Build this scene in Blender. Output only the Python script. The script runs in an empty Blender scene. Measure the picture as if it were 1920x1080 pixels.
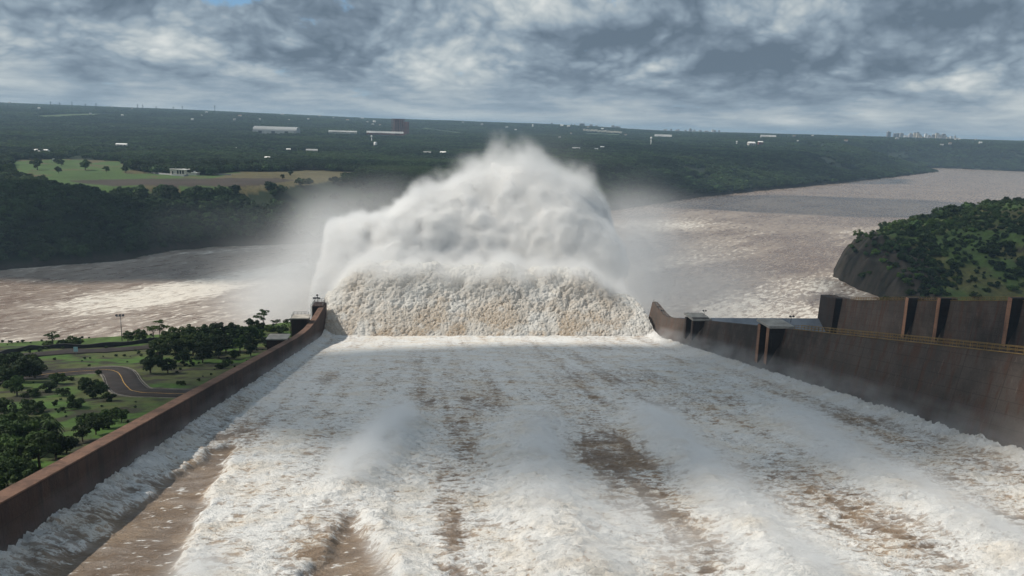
import bpy, bmesh, math, random
import numpy as np
from mathutils import Vector, Matrix
R_ = math.radians
SC = bpy.context.scene
random.seed(7); rng = np.random.default_rng(7)

# ------------------------------------------------------------------ camera, world, sun, exposure
FPX, CZ = 1507.0, 125.0                    # focal length in photo pixels, camera height above the river
PITCH, ROLL, YAW = math.atan(303.9 / FPX), R_(1.7), R_(6.083)
CAM_M = Matrix.Rotation(-YAW, 3, 'Z') @ Matrix.Rotation(math.pi / 2 - PITCH, 3, 'X') @ Matrix.Rotation(ROLL, 3, 'Z')
cam_d = bpy.data.cameras.new('camera'); cam = bpy.data.objects.new('camera', cam_d)
SC.collection.objects.link(cam); SC.camera = cam
cam.matrix_world = Matrix.Translation((0, 0, CZ)) @ CAM_M.to_4x4()
cam_d.sensor_width = 36; cam_d.lens = 36 * FPX / 1920
cam_d.clip_start = 1; cam_d.clip_end = 60000
SUN_EL, SUN_AZ = R_(48.5), R_(-86)           # azimuth clockwise from +Y: the sun stands to the left and a little ahead
TO_SUN = Vector((math.sin(SUN_AZ) * math.cos(SUN_EL), math.cos(SUN_AZ) * math.cos(SUN_EL), math.sin(SUN_EL)))
sd = bpy.data.lights.new('sun', 'SUN'); sun = bpy.data.objects.new('sun', sd); SC.collection.objects.link(sun)
sd.energy = 4.3; sd.angle = R_(0.5); sd.color = (1.0, 0.93, 0.82)
sun.rotation_euler = TO_SUN.to_track_quat('Z', 'Y').to_euler()
SC.view_settings.view_transform = 'Standard'; SC.view_settings.look = 'None'
SC.view_settings.exposure = 0.0; SC.view_settings.gamma = 1.0; SC.view_settings.use_curve_mapping = False
SC.cycles.max_bounces = 8; SC.cycles.diffuse_bounces = 3; SC.cycles.glossy_bounces = 2
SC.cycles.transparent_max_bounces = 8; SC.cycles.volume_bounces = 4
SC.cycles.volume_step_rate = 3.5; SC.cycles.volume_preview_step_rate = 3.5; SC.cycles.volume_max_steps = 512
SC.cycles.use_adaptive_sampling = True; SC.cycles.adaptive_threshold = 0.02
SC.cycles.use_denoising = True

# ------------------------------------------------------------------ small node language
class NT:
    def __init__(s, tree): s.t = tree; s.N = tree.nodes; s.L = tree.links
    def n(s, typ, props=None, **ins):
        nd = s.N.new(typ)
        for k, v in (props or {}).items(): setattr(nd, k, v)
        for k, v in ins.items():
            k2 = k.replace('_', ' ')
            sock = None
            if k[0] == 'i' and k[1:].isdigit(): sock = nd.inputs[int(k[1:])]
            else: sock = nd.inputs[k2]
            s.set(sock, v)
        return nd
    def set(s, sock, v):
        if isinstance(v, bpy.types.NodeSocket): s.L.new(v, sock)
        elif isinstance(v, bpy.types.Node): s.L.new(v.outputs[0], sock)
        else:
            if isinstance(v, tuple) and len(v) == 3 and sock.type == 'RGBA': v = (*v, 1)
            sock.default_value = v
    def m(s, op, a, b=0.0, clamp=False): return s.n('ShaderNodeMath', {'operation': op, 'use_clamp': clamp}, i0=a, i1=b).outputs[0]
    def vm(s, op, a, b=(0, 0, 0)): return s.n('ShaderNodeVectorMath', {'operation': op}, i0=a, i1=b).outputs[0]
    def mix(s, f, a, b, blend='MIX'):
        nd = s.N.new('ShaderNodeMix'); nd.data_type = 'RGBA'; nd.blend_type = blend; nd.clamp_factor = True
        s.set(nd.inputs[0], f); s.set(nd.inputs[6], a); s.set(nd.inputs[7], b); return nd.outputs[2]
    def noise(s, vec, scale, det=4.0, rough=0.55, dist=0.0, typ=None):
        nd = s.n('ShaderNodeTexNoise', Vector=vec, Scale=scale, Detail=det, Roughness=rough, Distortion=dist)
        return nd.outputs[0]
    def ramp(s, f, lo, hi, smooth=True):
        nd = s.n('ShaderNodeMapRange', {'interpolation_type': 'SMOOTHSTEP' if smooth else 'LINEAR'}, i0=f, i1=lo, i2=hi); return nd.outputs[0]
    def attr(s, name, out=2): return s.n('ShaderNodeAttribute', {'attribute_name': name}).outputs[out]

def new_mat(name):
    m = bpy.data.materials.new(name); m.use_nodes = True; m.node_tree.nodes.clear()
    t = NT(m.node_tree); t.out = t.n('ShaderNodeOutputMaterial'); return m, t
def finish(t, color, rough=0.9, bump=None, spec=0.3, metallic=0.0, bdist=1.0, bstr=1.0):
    b = t.n('ShaderNodeBsdfPrincipled', Base_Color=color, Roughness=rough, Metallic=metallic)
    b.inputs['Specular IOR Level'].default_value = spec
    if bump is not None:
        bn = t.n('ShaderNodeBump', Height=bump, Distance=bdist, Strength=bstr); t.L.new(bn.outputs[0], b.inputs['Normal'])
    t.L.new(b.outputs[0], t.out.inputs[0]); return b
def simple_mat(name, col, rough=0.8, var=0.25, scale=1.0, metallic=0.0, bump=0.0):
    m, t = new_mat(name)
    p = t.n('ShaderNodeTexCoord').outputs[3]
    n = t.noise(p, scale, 5, 0.6)
    c = t.mix(t.ramp(n, 0.3, 0.7), tuple(x * (1 - var) for x in col), tuple(min(1, x * (1 + var)) for x in col))
    finish(t, c, rough, n if bump else None, bdist=bump, metallic=metallic); return m

# ------------------------------------------------------------------ world: Nishita sky behind broken cloud
w = bpy.data.worlds.new('World'); SC.world = w; w.use_nodes = True
t = NT(w.node_tree); t.N.clear()
SKY = t.n('ShaderNodeTexSky', {'sky_type': 'NISHITA', 'sun_disc': False, 'sun_elevation': SUN_EL, 'sun_rotation': SUN_AZ % (2 * math.pi), 'air_density': 1.0, 'dust_density': 0.6, 'ozone_density': 2.0})
D = t.n('ShaderNodeTexCoord').outputs[0]
sx = t.n('ShaderNodeSeparateXYZ', Vector=D)
el = t.m('MAXIMUM', sx.outputs[2], 0.0)
az = t.m('ARCTAN2', sx.outputs[0], sx.outputs[1])
vv = t.m('MULTIPLY', t.m('LOGARITHM', t.m('ADD', el, 0.022), math.e), 0.20)      # clouds flatten into layers towards the horizon
CP = t.n('ShaderNodeCombineXYZ', X=az, Y=vv, Z=t.m('MULTIPLY', sx.outputs[1], .3)).outputs[0]
wp_ = t.n('ShaderNodeTexNoise', Vector=CP, Scale=7.0, Detail=2.0).outputs[1]
def cloud_d(off):
    q = t.vm('ADD', CP, off)
    q = t.vm('ADD', q, t.vm('MULTIPLY', t.vm('SUBTRACT', wp_, (.5, .5, .5)), (.05, .05, .0)))
    def puffy(sc, of, det): return t.m('ABSOLUTE', t.m('SUBTRACT', t.noise(t.vm('ADD', q, of), sc, det, .5), .5))
    pf = t.m('ADD', t.m('ADD', t.m('MULTIPLY', puffy(6.5, (1.3, .4, 0), 0.0), 1.0), t.m('MULTIPLY', puffy(15, (2.3, .9, 0), 1.0), .70)), t.m('MULTIPLY', puffy(34, (4.3, 2.9, 0), 2.0), .50))
    return t.m('ADD', t.m('MULTIPLY', t.noise(t.vm('ADD', q, (3.2, 1.1, 0)), 4.8, 6, .60), .70), t.m('ADD', t.m('MULTIPLY', pf, -.85), .43))
d0, d1 = cloud_d((0, 0, 0)), cloud_d((-.010, .022, 0))
low = t.ramp(el, 0.0, 0.075)
def bump(a0, e0, wa, we):          # a bank of cloud standing in one direction of the sky
    x = t.m('DIVIDE', t.m('SUBTRACT', az, R_(a0)), R_(wa)); y = t.m('DIVIDE', t.m('SUBTRACT', el, math.sin(R_(e0))), R_(we))
    return t.m('POWER', math.e, t.m('MULTIPLY', t.m('ADD', t.m('MULTIPLY', x, x), t.m('MULTIPLY', y, y)), -1.0))
thick = t.m('MULTIPLY', bump(18, 5.2, 7.5, 2.6), .105)
thick = t.m('ADD', thick, t.m('MULTIPLY', bump(33, 7.2, 6, 1.4), .09)); thick = t.m('ADD', thick, t.m('MULTIPLY', bump(7, 5.4, 4, .9), .13))
thick = t.m('SUBTRACT', thick, t.m('MULTIPLY', bump(1, 7.2, 6, 1.6), .13)); thick = t.m('SUBTRACT', thick, t.m('MULTIPLY', bump(-11, 8.6, 5, 1.6), .12))
thick = t.m('SUBTRACT', thick, t.m('MULTIPLY', bump(30, 4.9, 6, 1.5), .035)); thick = t.m('SUBTRACT', thick, t.m('MULTIPLY', bump(-24, 6, 6, 2.0), .06))
edge = t.m('MULTIPLY', t.m('SUBTRACT', d0, d1), t.m('ADD', .6, t.m('MULTIPLY', low, 2.4)))
br = t.m('ADD', t.m('ADD', .47, edge), t.m('MULTIPLY', t.m('SUBTRACT', t.m('ADD', d0, thick), .50), -2.2))
lay = t.noise(t.n('ShaderNodeCombineXYZ', X=t.m('MULTIPLY', az, 5.0), Y=t.m('MULTIPLY', el, 95.0), Z=.3).outputs[0], 1.0, 6, .6)
br = t.m('ADD', br, t.m('MULTIPLY', t.m('MULTIPLY', t.m('SUBTRACT', lay, .5), t.m('SUBTRACT', 1.0, low)), 1.3))
high = t.ramp(el, .22, .45)                                      # unseen sky overhead dimmed, as by thick cloud, to lower ambient light
br = t.m('SUBTRACT', t.m('ADD', t.m('MULTIPLY', t.m('SUBTRACT', br, .44), t.m('ADD', .36, t.m('MULTIPLY', low, .46))), t.m('ADD', .64, t.m('MULTIPLY', t.m('SUBTRACT', t.noise(CP, 7.0, 6, .62), .5), 1.0))), t.m('MULTIPLY', high, .10), True)
cr_ = t.n('ShaderNodeValToRGB'); t.L.new(br, cr_.inputs[0]); e_ = cr_.color_ramp.elements
e_[0].position = .0; e_[0].color = (1.35, 1.85, 2.4, 1); e_[1].position = 1.0; e_[1].color = (7.0, 7.3, 7.2, 1)
for ps, c3 in ((.22, (1.9, 2.5, 3.15)), (.46, (2.9, 3.65, 4.35)), (.70, (4.6, 5.2, 5.5))): q = e_.new(ps); q.color = (*c3, 1)
skycol = t.mix(0.5, SKY.outputs[0], (1.0, 3.2, 6.2))
gap = t.ramp(t.m('ADD', bump(-12.2, 7.5, 2.7, .8), t.m('MULTIPLY', t.m('SUBTRACT', t.noise(CP, 11.0, 6, .65), .5), 3.2)), .42, .85)
col = t.mix(gap, cr_.outputs[0], skycol)
bg = t.n('ShaderNodeBackground', Color=col, Strength=0.1)
t.L.new(bg.outputs[0], t.n('ShaderNodeOutputWorld').inputs[0])

# ------------------------------------------------------------------ projection helpers used while authoring positions
_M = np.array(CAM_M)
def ray(px, py): return _M @ np.array([(px - 960) / FPX, (540 - py) / FPX, -1.0])
def at_x(px, py, X): r = ray(px, py); return r * X / r[0] + [0, 0, CZ]
def at_y(px, py, Y): r = ray(px, py); return r * Y / r[1] + [0, 0, CZ]
def at_z(px, py, z): r = ray(px, py); return r * (z - CZ) / r[2] + [0, 0, CZ]
def at_f(px, py, f, near=60, far=9000):
    r = ray(px, py); r = r / math.hypot(r[0], r[1])
    d = near
    while d < far:
        p = r * d
        if p[2] + CZ < f(p[0], p[1]):
            lo, hi = d / 1.01, d
            for _ in range(12):
                m = (lo + hi) / 2; q = r * m
                if q[2] + CZ < f(q[0], q[1]): hi = m
                else: lo = m
            return r * hi + [0, 0, CZ]
        d *= 1.01
    return r * far + [0, 0, CZ]

# ------------------------------------------------------------------ numpy noise
_T = rng.random((64, 64, 64)).astype(np.float32)
_J = rng.random((32, 32, 32, 3)).astype(np.float32)
def vnoise(x, y, z):
    ix, iy, iz = np.floor(x).astype(np.int32), np.floor(y).astype(np.int32), np.floor(z).astype(np.int32)
    fx, fy, fz = (x - ix).astype(np.float32), (y - iy).astype(np.float32), (z - iz).astype(np.float32)
    fx = fx * fx * (3 - 2 * fx); fy = fy * fy * (3 - 2 * fy); fz = fz * fz * (3 - 2 * fz)
    a, b, c = ix & 63, iy & 63, iz & 63; a1, b1, c1 = (a + 1) & 63, (b + 1) & 63, (c + 1) & 63
    def L(p, q, f): return p + (q - p) * f
    return L(L(L(_T[a, b, c], _T[a1, b, c], fx), L(_T[a, b1, c], _T[a1, b1, c], fx), fy),
             L(L(_T[a, b, c1], _T[a1, b, c1], fx), L(_T[a, b1, c1], _T[a1, b1, c1], fx), fy), fz)
def fbm(x, y, z, octv=5, gain=0.5, ridged=False):
    x, y, z = np.broadcast_arrays(np.asarray(x, float), np.asarray(y, float), np.asarray(z, float))
    s = 0; a = 1.0; tot = 0
    for i in range(octv):
        v = vnoise(x + 17.3 * i, y + 5.7 * i, z + 31.1 * i)
        if ridged: v = 1 - np.abs(2 * v - 1)
        s = s + a * v; tot += a; a *= gain
        x, y, z = (0.8 * x - 0.6 * y) * 2.03, (0.6 * x + 0.8 * y) * 2.03, z * 2.03
    return s / tot
def worley(x, y, z):
    ix, iy, iz = np.floor(x).astype(np.int32), np.floor(y).astype(np.int32), np.floor(z).astype(np.int32)
    best = np.full(x.shape, 9.0)
    for dx in (-1, 0, 1):
        for dy in (-1, 0, 1):
            for dz in (-1, 0, 1):
                a, b, c = ix + dx, iy + dy, iz + dz
                j = _J[a & 31, b & 31, c & 31]
                d = (a + j[..., 0] - x) ** 2 + (b + j[..., 1] - y) ** 2 + (c + j[..., 2] - z) ** 2
                best = np.minimum(best, d)
    return np.sqrt(best)
def sstep(a, b, x): u = np.clip((x - a) / (b - a), 0, 1); return u * u * (3 - 2 * u)
def inpoly(x, y, poly):
    r = np.zeros(np.shape(x), bool); n = len(poly)
    for i in range(n):
        (x1, y1), (x2, y2) = poly[i][:2], poly[(i + 1) % n][:2]
        if y1 == y2: continue
        c = ((y1 > y) != (y2 > y)) & (x < (x2 - x1) * (y - y1) / (y2 - y1) + x1); r ^= c
    return r
def segdist(x, y, pts, closed=False):
    best = np.full(np.shape(x), 1e9); n = len(pts)
    for i in range(n if closed else n - 1):
        (x1, y1), (x2, y2) = pts[i][:2], pts[(i + 1) % n][:2]
        dx, dy = x2 - x1, y2 - y1; L2 = dx * dx + dy * dy + 1e-9
        u = np.clip(((x - x1) * dx + (y - y1) * dy) / L2, 0, 1)
        best = np.minimum(best, (x - x1 - u * dx) ** 2 + (y - y1 - u * dy) ** 2)
    return np.sqrt(best)
def smooth_path(pts, n=12):
    P = [np.array(p, float) for p in pts]; P = [2 * P[0] - P[1]] + P + [2 * P[-1] - P[-2]]; out = []
    for i in range(1, len(P) - 2):
        for k in range(n):
            u = k / n; a, b, c, d = P[i - 1], P[i], P[i + 1], P[i + 2]
            out.append(.5 * (2 * b + (c - a) * u + (2 * a - 5 * b + 4 * c - d) * u * u + (3 * b - a - 3 * c + d) * u ** 3))
    out.append(P[-2]); return np.array(out)

# ------------------------------------------------------------------ object helpers
COL = SC.collection
def link(o, parent=None):
    COL.objects.link(o)
    if parent is not None: o.parent = parent
    return o
def tag(o, label=None, cat=None, group=None, kind=None):
    if label: o['label'] = label
    if cat: o['category'] = cat
    if group: o['group'] = group
    if kind: o['kind'] = kind
    return o
def empty(name, loc, label, cat, group=None, rz=0.0):
    o = bpy.data.objects.new(name, None); link(o); o.location = loc; o.rotation_euler = (0, 0, rz); o.empty_display_size = .5
    return tag(o, label, cat, group)
def mesh_np(name, V, F, mat=None, attrs=None, smooth=False):
    """F: int array (M,4) or (M,3)"""
    me = bpy.data.meshes.new(name); V = np.asarray(V, np.float32); F = np.asarray(F, np.int32); k = F.shape[1]
    me.vertices.add(len(V)); me.vertices.foreach_set('co', V.ravel())
    me.loops.add(F.size); me.loops.foreach_set('vertex_index', F.ravel())
    me.polygons.add(len(F)); me.polygons.foreach_set('loop_start', np.arange(0, F.size, k, dtype=np.int32))
    me.polygons.foreach_set('loop_total', np.full(len(F), k, np.int32))
    for an, (ty, arr) in (attrs or {}).items():
        a = me.attributes.new(an, ty, 'POINT'); a.data.foreach_set('color' if ty == 'FLOAT_COLOR' else 'value', np.asarray(arr, np.float32).ravel())
    me.update(calc_edges=True)
    if smooth: me.polygons.foreach_set('use_smooth', np.ones(len(F), bool))
    if mat: me.materials.append(mat)
    me.validate(); return me
def grid_faces(nu, nv):
    i = np.arange(nu - 1)[:, None] * nv + np.arange(nv - 1)[None, :]
    return np.stack([i, i + nv, i + nv + 1, i + 1], -1).reshape(-1, 4)
def obj(name, me, parent=None): return link(bpy.data.objects.new(name, me), parent)
class MB:
    """collects boxes, tubes and prisms into one mesh"""
    def __init__(s): s.v = []; s.f = []
    def add(s, V, F): b = len(s.v); s.v += [tuple(map(float, p)) for p in V]; s.f += [tuple(b + i for i in f) for f in F]
    def box(s, c, d, rz=0.0):
        x, y, z = (k / 2 for k in d); cs, sn = math.cos(rz), math.sin(rz); V = []
        for a in (-1, 1):
            for b in (-1, 1):
                for e in (-1, 1): V.append((c[0] + a * x * cs - b * y * sn, c[1] + a * x * sn + b * y * cs, c[2] + e * z))
        s.add(V, [(0, 1, 3, 2), (4, 6, 7, 5), (0, 4, 5, 1), (2, 3, 7, 6), (0, 2, 6, 4), (1, 5, 7, 3)]); return s
    def tube(s, pts, rad, n=6, cap=True):
        P = [Vector(p) for p in pts]; rad = rad if hasattr(rad, '__len__') else [rad] * len(P); V = []; F = []
        for i, p in enumerate(P):
            d = (P[min(i + 1, len(P) - 1)] - P[max(i - 1, 0)]).normalized()
            a = d.cross(Vector((0, 0, 1)) if abs(d.z) < .9 else Vector((1, 0, 0))).normalized(); b = d.cross(a)
            for k in range(n):
                q = 2 * math.pi * k / n; V.append(p + (a * math.cos(q) + b * math.sin(q)) * rad[i])
        for i in range(len(P) - 1):
            for k in range(n): F.append((i * n + k, i * n + (k + 1) % n, (i + 1) * n + (k + 1) % n, (i + 1) * n + k))
        if cap: F.append(tuple(range(n))[::-1]); F.append(tuple(range((len(P) - 1) * n, len(P) * n)))
        s.add(V, F); return s
    def prism(s, poly, z0, z1):
        n = len(poly); s.add([(p[0], p[1], z0) for p in poly] + [(p[0], p[1], z1) for p in poly],
              [tuple(range(n))[::-1], tuple(range(n, 2 * n))] + [(i, (i + 1) % n, n + (i + 1) % n, n + i) for i in range(n)]); return s
    def sweep(s, secs, cap=True):
        """secs: list of cross sections (same vertex count) joined into a solid"""
        n = len(secs[0]); V = [p for q in secs for p in q]; F = []
        for i in range(len(secs) - 1):
            for k in range(n): F.append((i * n + k, i * n + (k + 1) % n, (i + 1) * n + (k + 1) % n, (i + 1) * n + k))
        if cap: F.append(tuple(range(n))[::-1]); F.append(tuple(range((len(secs) - 1) * n, len(secs) * n)))
        s.add(V, F); return s
    def mesh(s, name, mat, smooth=False):
        me = bpy.data.meshes.new(name); me.from_pydata(s.v, [], s.f); bm = bmesh.new(); bm.from_mesh(me)
        bmesh.ops.recalc_face_normals(bm, faces=bm.faces); bm.to_mesh(me); bm.free()
        if smooth: me.polygons.foreach_set('use_smooth', [True] * len(me.polygons))
        me.materials.append(mat); return me
    def build(s, name, mat, parent=None, smooth=False): return obj(name, s.mesh(name, mat, smooth), parent)

# ------------------------------------------------------------------ materials
def concrete(name, a, b, stain, drop=0.0):
    m, t = new_mat(name); p = t.n('ShaderNodeTexCoord').outputs[3]
    st = t.n('ShaderNodeMapping', Vector=p, Scale=(1, 1, .12)).outputs[0]
    n1 = t.noise(p, .12, 6, .6); n2 = t.noise(st, .55, 6, .62); n3 = t.noise(p, 2.5, 4, .6)
    c = t.mix(t.ramp(n1, .32, .68), a, b)
    c = t.mix(t.m('MULTIPLY', t.ramp(n2, .46, .66), .9), c, stain)
    n4 = t.noise(p, .045, 5, .65); c = t.mix(t.m('MULTIPLY', t.ramp(n4, .48, .66), .75), c, tuple(x * .45 for x in a)); n5 = t.noise(st, 1.6, 5, .65); c = t.mix(t.m('MULTIPLY', t.ramp(n5, .58, .72), .45), c, tuple(min(1, x * 1.9) for x in b))
    c = t.mix(t.m('MULTIPLY', t.ramp(n3, .45, .8), .35), c, tuple(x * .55 for x in a))
    z = t.n('ShaderNodeSeparateXYZ', Vector=p).outputs[1]
    jo = t.m('LESS_THAN', t.m('FRACT', t.m('DIVIDE', z, 12.0)), .012)
    zz_ = t.n('ShaderNodeSeparateXYZ', Vector=p).outputs[2]; jl = t.m('LESS_THAN', t.m('FRACT', t.m('DIVIDE', t.m('ADD', zz_, t.m('MULTIPLY', z, .1736)), 2.4)), .05)
    c = t.mix(t.m('MULTIPLY', t.m('MAXIMUM', jo, t.m('MULTIPLY', jl, .7)), .6), c, tuple(x * .35 for x in a))
    finish(t, c, .9, t.m('ADD', n3, t.m('MULTIPLY', n2, .6)), bdist=.12); return m
M_WALL_SHADED = concrete('wall_concrete_shaded', (.042, .025, .021), (.066, .037, .028), (.026, .018, .016))  # left wall darkened: shade on its inner face put into the colour
M_WALL_LIT = concrete('wall_top_sunlit', (.135, .075, .052), (.185, .105, .072), (.085, .05, .038))  # lighter copy for the wall top, sunlight put into the colour
M_WALL2 = concrete('wall_concrete_grey', (.074, .060, .052), (.112, .088, .074), (.095, .050, .035))
M_FIN_SHADED = concrete('buttress_shaded', (.034, .031, .030), (.048, .041, .038), (.045, .028, .022))  # darker concrete with the shade of the buttress sides put into it
M_FIN = concrete('buttress_sunlit', (.30, .16, .10), (.40, .21, .13), (.17, .10, .075))  # paler orange with sunlight on the buttress ends put into it
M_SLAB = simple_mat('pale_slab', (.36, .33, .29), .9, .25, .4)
M_FLOOR = concrete('chute_concrete', (.11, .12, .13), (.15, .16, .165), (.10, .09, .08))
M_YELLOW = simple_mat('ochre_paint', (.24, .15, .05), .6, .3, .3)
M_STEEL = simple_mat('grey_steel', (.22, .22, .22), .5, .2, .3, .5)
M_DARKSTEEL = simple_mat('dark_steel', (.05, .05, .055), .5, .2, .3, .4)
M_WHITE = simple_mat('white_paint', (.78, .77, .74), .7, .08, .1)
M_CREAM = simple_mat('cream_wall', (.62, .56, .48), .85, .12, .1)
M_DARK = simple_mat('dark_opening', (.03, .03, .035), .6, .2, .3)
M_GREY = simple_mat('grey_block', (.36, .36, .37), .9, .15, .05)
M_ASPH = simple_mat('asphalt', (.026, .020, .018), .9, .3, .35, bump=.02)
M_KERB = simple_mat('kerb_stone', (.13, .12, .10), .9, .3, .4)
M_LINE = simple_mat('yellow_line', (.40, .24, .06), .8, .35, .4)
M_LINEW = simple_mat('white_line', (.20, .19, .18), .8, .35, .4)
M_TRUNK = simple_mat('bark', (.09, .065, .05), .95, .3, 1.5, bump=.05)
M_RUST = simple_mat('red_steel_frame', (.20, .075, .06), .8, .25, .05)
M_ROCKB = simple_mat('dark_barrier', (.028, .027, .028), .95, .3, .3, bump=.1)
M_SIGN = simple_mat('pale_blue_sign', (.38, .55, .62), .5, .1, .3)

def leaf_mat(name, lo, hi, sat=(.9, 1.1)):
    m, t = new_mat(name)
    rnd = t.n('ShaderNodeObjectInfo').outputs[5]
    pos = t.n('ShaderNodeNewGeometry').outputs[0]
    n = t.noise(pos, .35, 3, .6); n2 = t.noise(pos, .010, 4, .6)
    f = t.m('ADD', t.m('MULTIPLY', t.m('POWER', rnd, 1.5), .7), t.m('MULTIPLY', t.ramp(n, .3, .7), .3))
    c = t.mix(f, tuple(x * .5 for x in lo), tuple(x * 1.35 for x in hi))
    c = t.mix(t.m('MULTIPLY', t.ramp(n2, .44, .60), .7), c, tuple(x * .5 for x in lo)); n3 = t.noise(pos, .0042, 3, .6); c = t.mix(t.m('MULTIPLY', t.ramp(n3, .52, .64), .55), c, tuple(x * y for x, y in zip(hi, (1.35, 1.25, 1.1))))
    hs = t.n('ShaderNodeHueSaturation', Hue=t.m('ADD', .485, t.m('MULTIPLY', rnd, .03)), Color=c)
    b = t.n('ShaderNodeBsdfPrincipled', Base_Color=hs.outputs[0], Roughness=.75); b.inputs['Specular IOR Level'].default_value = .2
    tr = t.n('ShaderNodeBsdfTranslucent', Color=hs.outputs[0])
    mx = t.n('ShaderNodeMixShader', i0=.18, i1=b.outputs[0], i2=tr.outputs[0])
    t.L.new(mx.outputs[0], t.out.inputs[0]); return m
M_LEAF = leaf_mat('tree_leaves', (.020, .046, .013), (.068, .11, .026))
M_LEAFL = leaf_mat('bright_leaves', (.045, .085, .018), (.085, .14, .03))
M_LEAFD = leaf_mat('dark_leaves', (.013, .030, .011), (.048, .080, .022))
M_FOREST = leaf_mat('forest_leaves', (.013, .031, .015), (.050, .086, .030))

# ------------------------------------------------------------------ trees
def crown_mesh(name, seed, rx, h0, h1, nclump, nleaf, size, mat, flat=1.0, gap=.0, core=0.0):
    r = np.random.default_rng(seed)
    H = h1 - h0; cz = (h0 + h1) / 2
    C = []; tries = 0
    while len(C) < nclump and tries < 5000:
        tries += 1
        p = r.uniform(-1, 1, 3)
        q = p[0] ** 2 + p[1] ** 2 + (p[2] * (1.0 if p[2] > 0 else 1.25)) ** 2
        if q > 1 or q < gap: continue
        C.append((p[0] * rx, p[1] * rx, cz + p[2] * H / 2, r.uniform(.24, .44) * rx, r.uniform(.6, 1.0) * flat))
    V = []
    per = max(6, nleaf // max(1, len(C)))
    for (x, y, z, rr, fl) in C:
        d = r.normal(size=(per, 3)); d /= np.linalg.norm(d, axis=1)[:, None]
        d[:, 2] = np.where(d[:, 2] < -.5, -d[:, 2], d[:, 2])
        rad = rr * r.uniform(.72, 1.06, (per, 1))
        c = np.array([x, y, z]) + d * rad * np.array([1, 1, fl])
        nrm = d + r.normal(size=(per, 3)) * .45; nrm /= np.linalg.norm(nrm, axis=1)[:, None]
        tang = np.cross(nrm, r.normal(size=(per, 3))); tang /= np.linalg.norm(tang, axis=1)[:, None]
        bi = np.cross(nrm, tang); s = size * r.uniform(.6, 1.3, (per, 1))
        V.append(np.stack([c - tang * s, c - bi * s * .6, c + tang * s, c + bi * s * .6], 1).reshape(-1, 3))
    V = np.concatenate(V); F = np.arange(len(V)).reshape(-1, 4)
    if core > 0:   # inner leaf mass that closes the crown
        bm = bmesh.new(); bmesh.ops.create_icosphere(bm, subdivisions=2, radius=1)
        cv = np.array([v.co for v in bm.verts]); cf = np.array([[v.index for v in f.verts] for f in bm.faces]); bm.free()
        k = core * (.75 + .5 * r.random((len(cv), 1)))
        cv = cv * k * [rx, rx, H / 2] + [0, 0, cz]
        F = np.concatenate([F, np.concatenate([cf, cf[:, 2:3]], 1)[:, :4] + len(V)]) if False else F
        cf4 = np.stack([cf[:, 0], cf[:, 1], cf[:, 2]], 1) + len(V)
        me = bpy.data.meshes.new(name)
        me.from_pydata(np.concatenate([V, cv]).tolist(), [], F.tolist() + cf4.tolist()); me.materials.append(mat); return me, C
    return mesh_np(name, V, F, mat), C
def trunk_mesh(name, seed, h, rad, clumps, nlimb=6):
    r = random.Random(seed); b = MB()
    b.tube([(0, 0, -1.2), (r.uniform(-.1, .1), r.uniform(-.1, .1), h * .35), (r.uniform(-.25, .25), r.uniform(-.25, .25), h * .72)], [rad * 1.35, rad, rad * .5], 7)
    for c in clumps[:nlimb]:
        z0 = h * r.uniform(.3, .6)
        b.tube([(0, 0, z0), (c[0] * .45, c[1] * .45, (z0 + c[2]) / 2), (c[0] * .9, c[1] * .9, c[2])], [rad * .5, rad * .32, rad * .14], 5)
    return b.mesh(name, M_TRUNK)
TREES = {}
def tree_kind(key, n, **kw):
    L = []
    for i in range(n):
        me, C = crown_mesh('crown', 100 + i * 7 + sum(map(ord, key)), kw['rx'], kw['h0'], kw['h1'], kw['nc'], kw['nl'], kw['size'], kw['mat'], kw.get('flat', 1), kw.get('gap', 0), kw.get('core', 0))
        L.append((me, trunk_mesh('trunk', i + 3, kw['h1'], kw['tr'], C, kw.get('nlimb', 6))))
    TREES[key] = L
tree_kind('round', 5, rx=3.6, h0=1.8, h1=8.5, nc=22, nl=2400, size=.36, mat=M_LEAF, tr=.26)
tree_kind('dark', 4, rx=3.8, h0=1.2, h1=8.5, nc=24, nl=2400, size=.38, mat=M_LEAFD, tr=.28)
tree_kind('shrub', 4, rx=2.2, h0=.1, h1=2.8, nc=14, nl=1100, size=.28, mat=M_LEAF, tr=.10)
tree_kind('brightshrub', 3, rx=2.2, h0=.1, h1=2.6, nc=14, nl=1100, size=.28, mat=M_LEAFL, tr=.10)
tree_kind('sparse', 4, rx=3.4, h0=3.6, h1=7.6, nc=11, nl=620, size=.34, mat=M_LEAF, tr=.16, flat=.4, gap=.25, nlimb=11)
tree_kind('forest', 5, rx=5.2, h0=1.0, h1=11.0, nc=20, nl=900, size=.85, mat=M_FOREST, tr=.35, core=.62)
def tree(kind, loc, scale=1.0, label=None, group=None, cat='tree', name='tree', sz=None, rz=None):
    me, tm = random.choice(TREES[kind])
    o = empty(name, loc, label, cat, group, random.uniform(0, 6.28) if rz is None else rz)
    o.scale = (scale, scale, sz if sz else scale * random.uniform(.9, 1.1))
    obj('trunk', tm, o); obj('crown', me, o); return o

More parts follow.
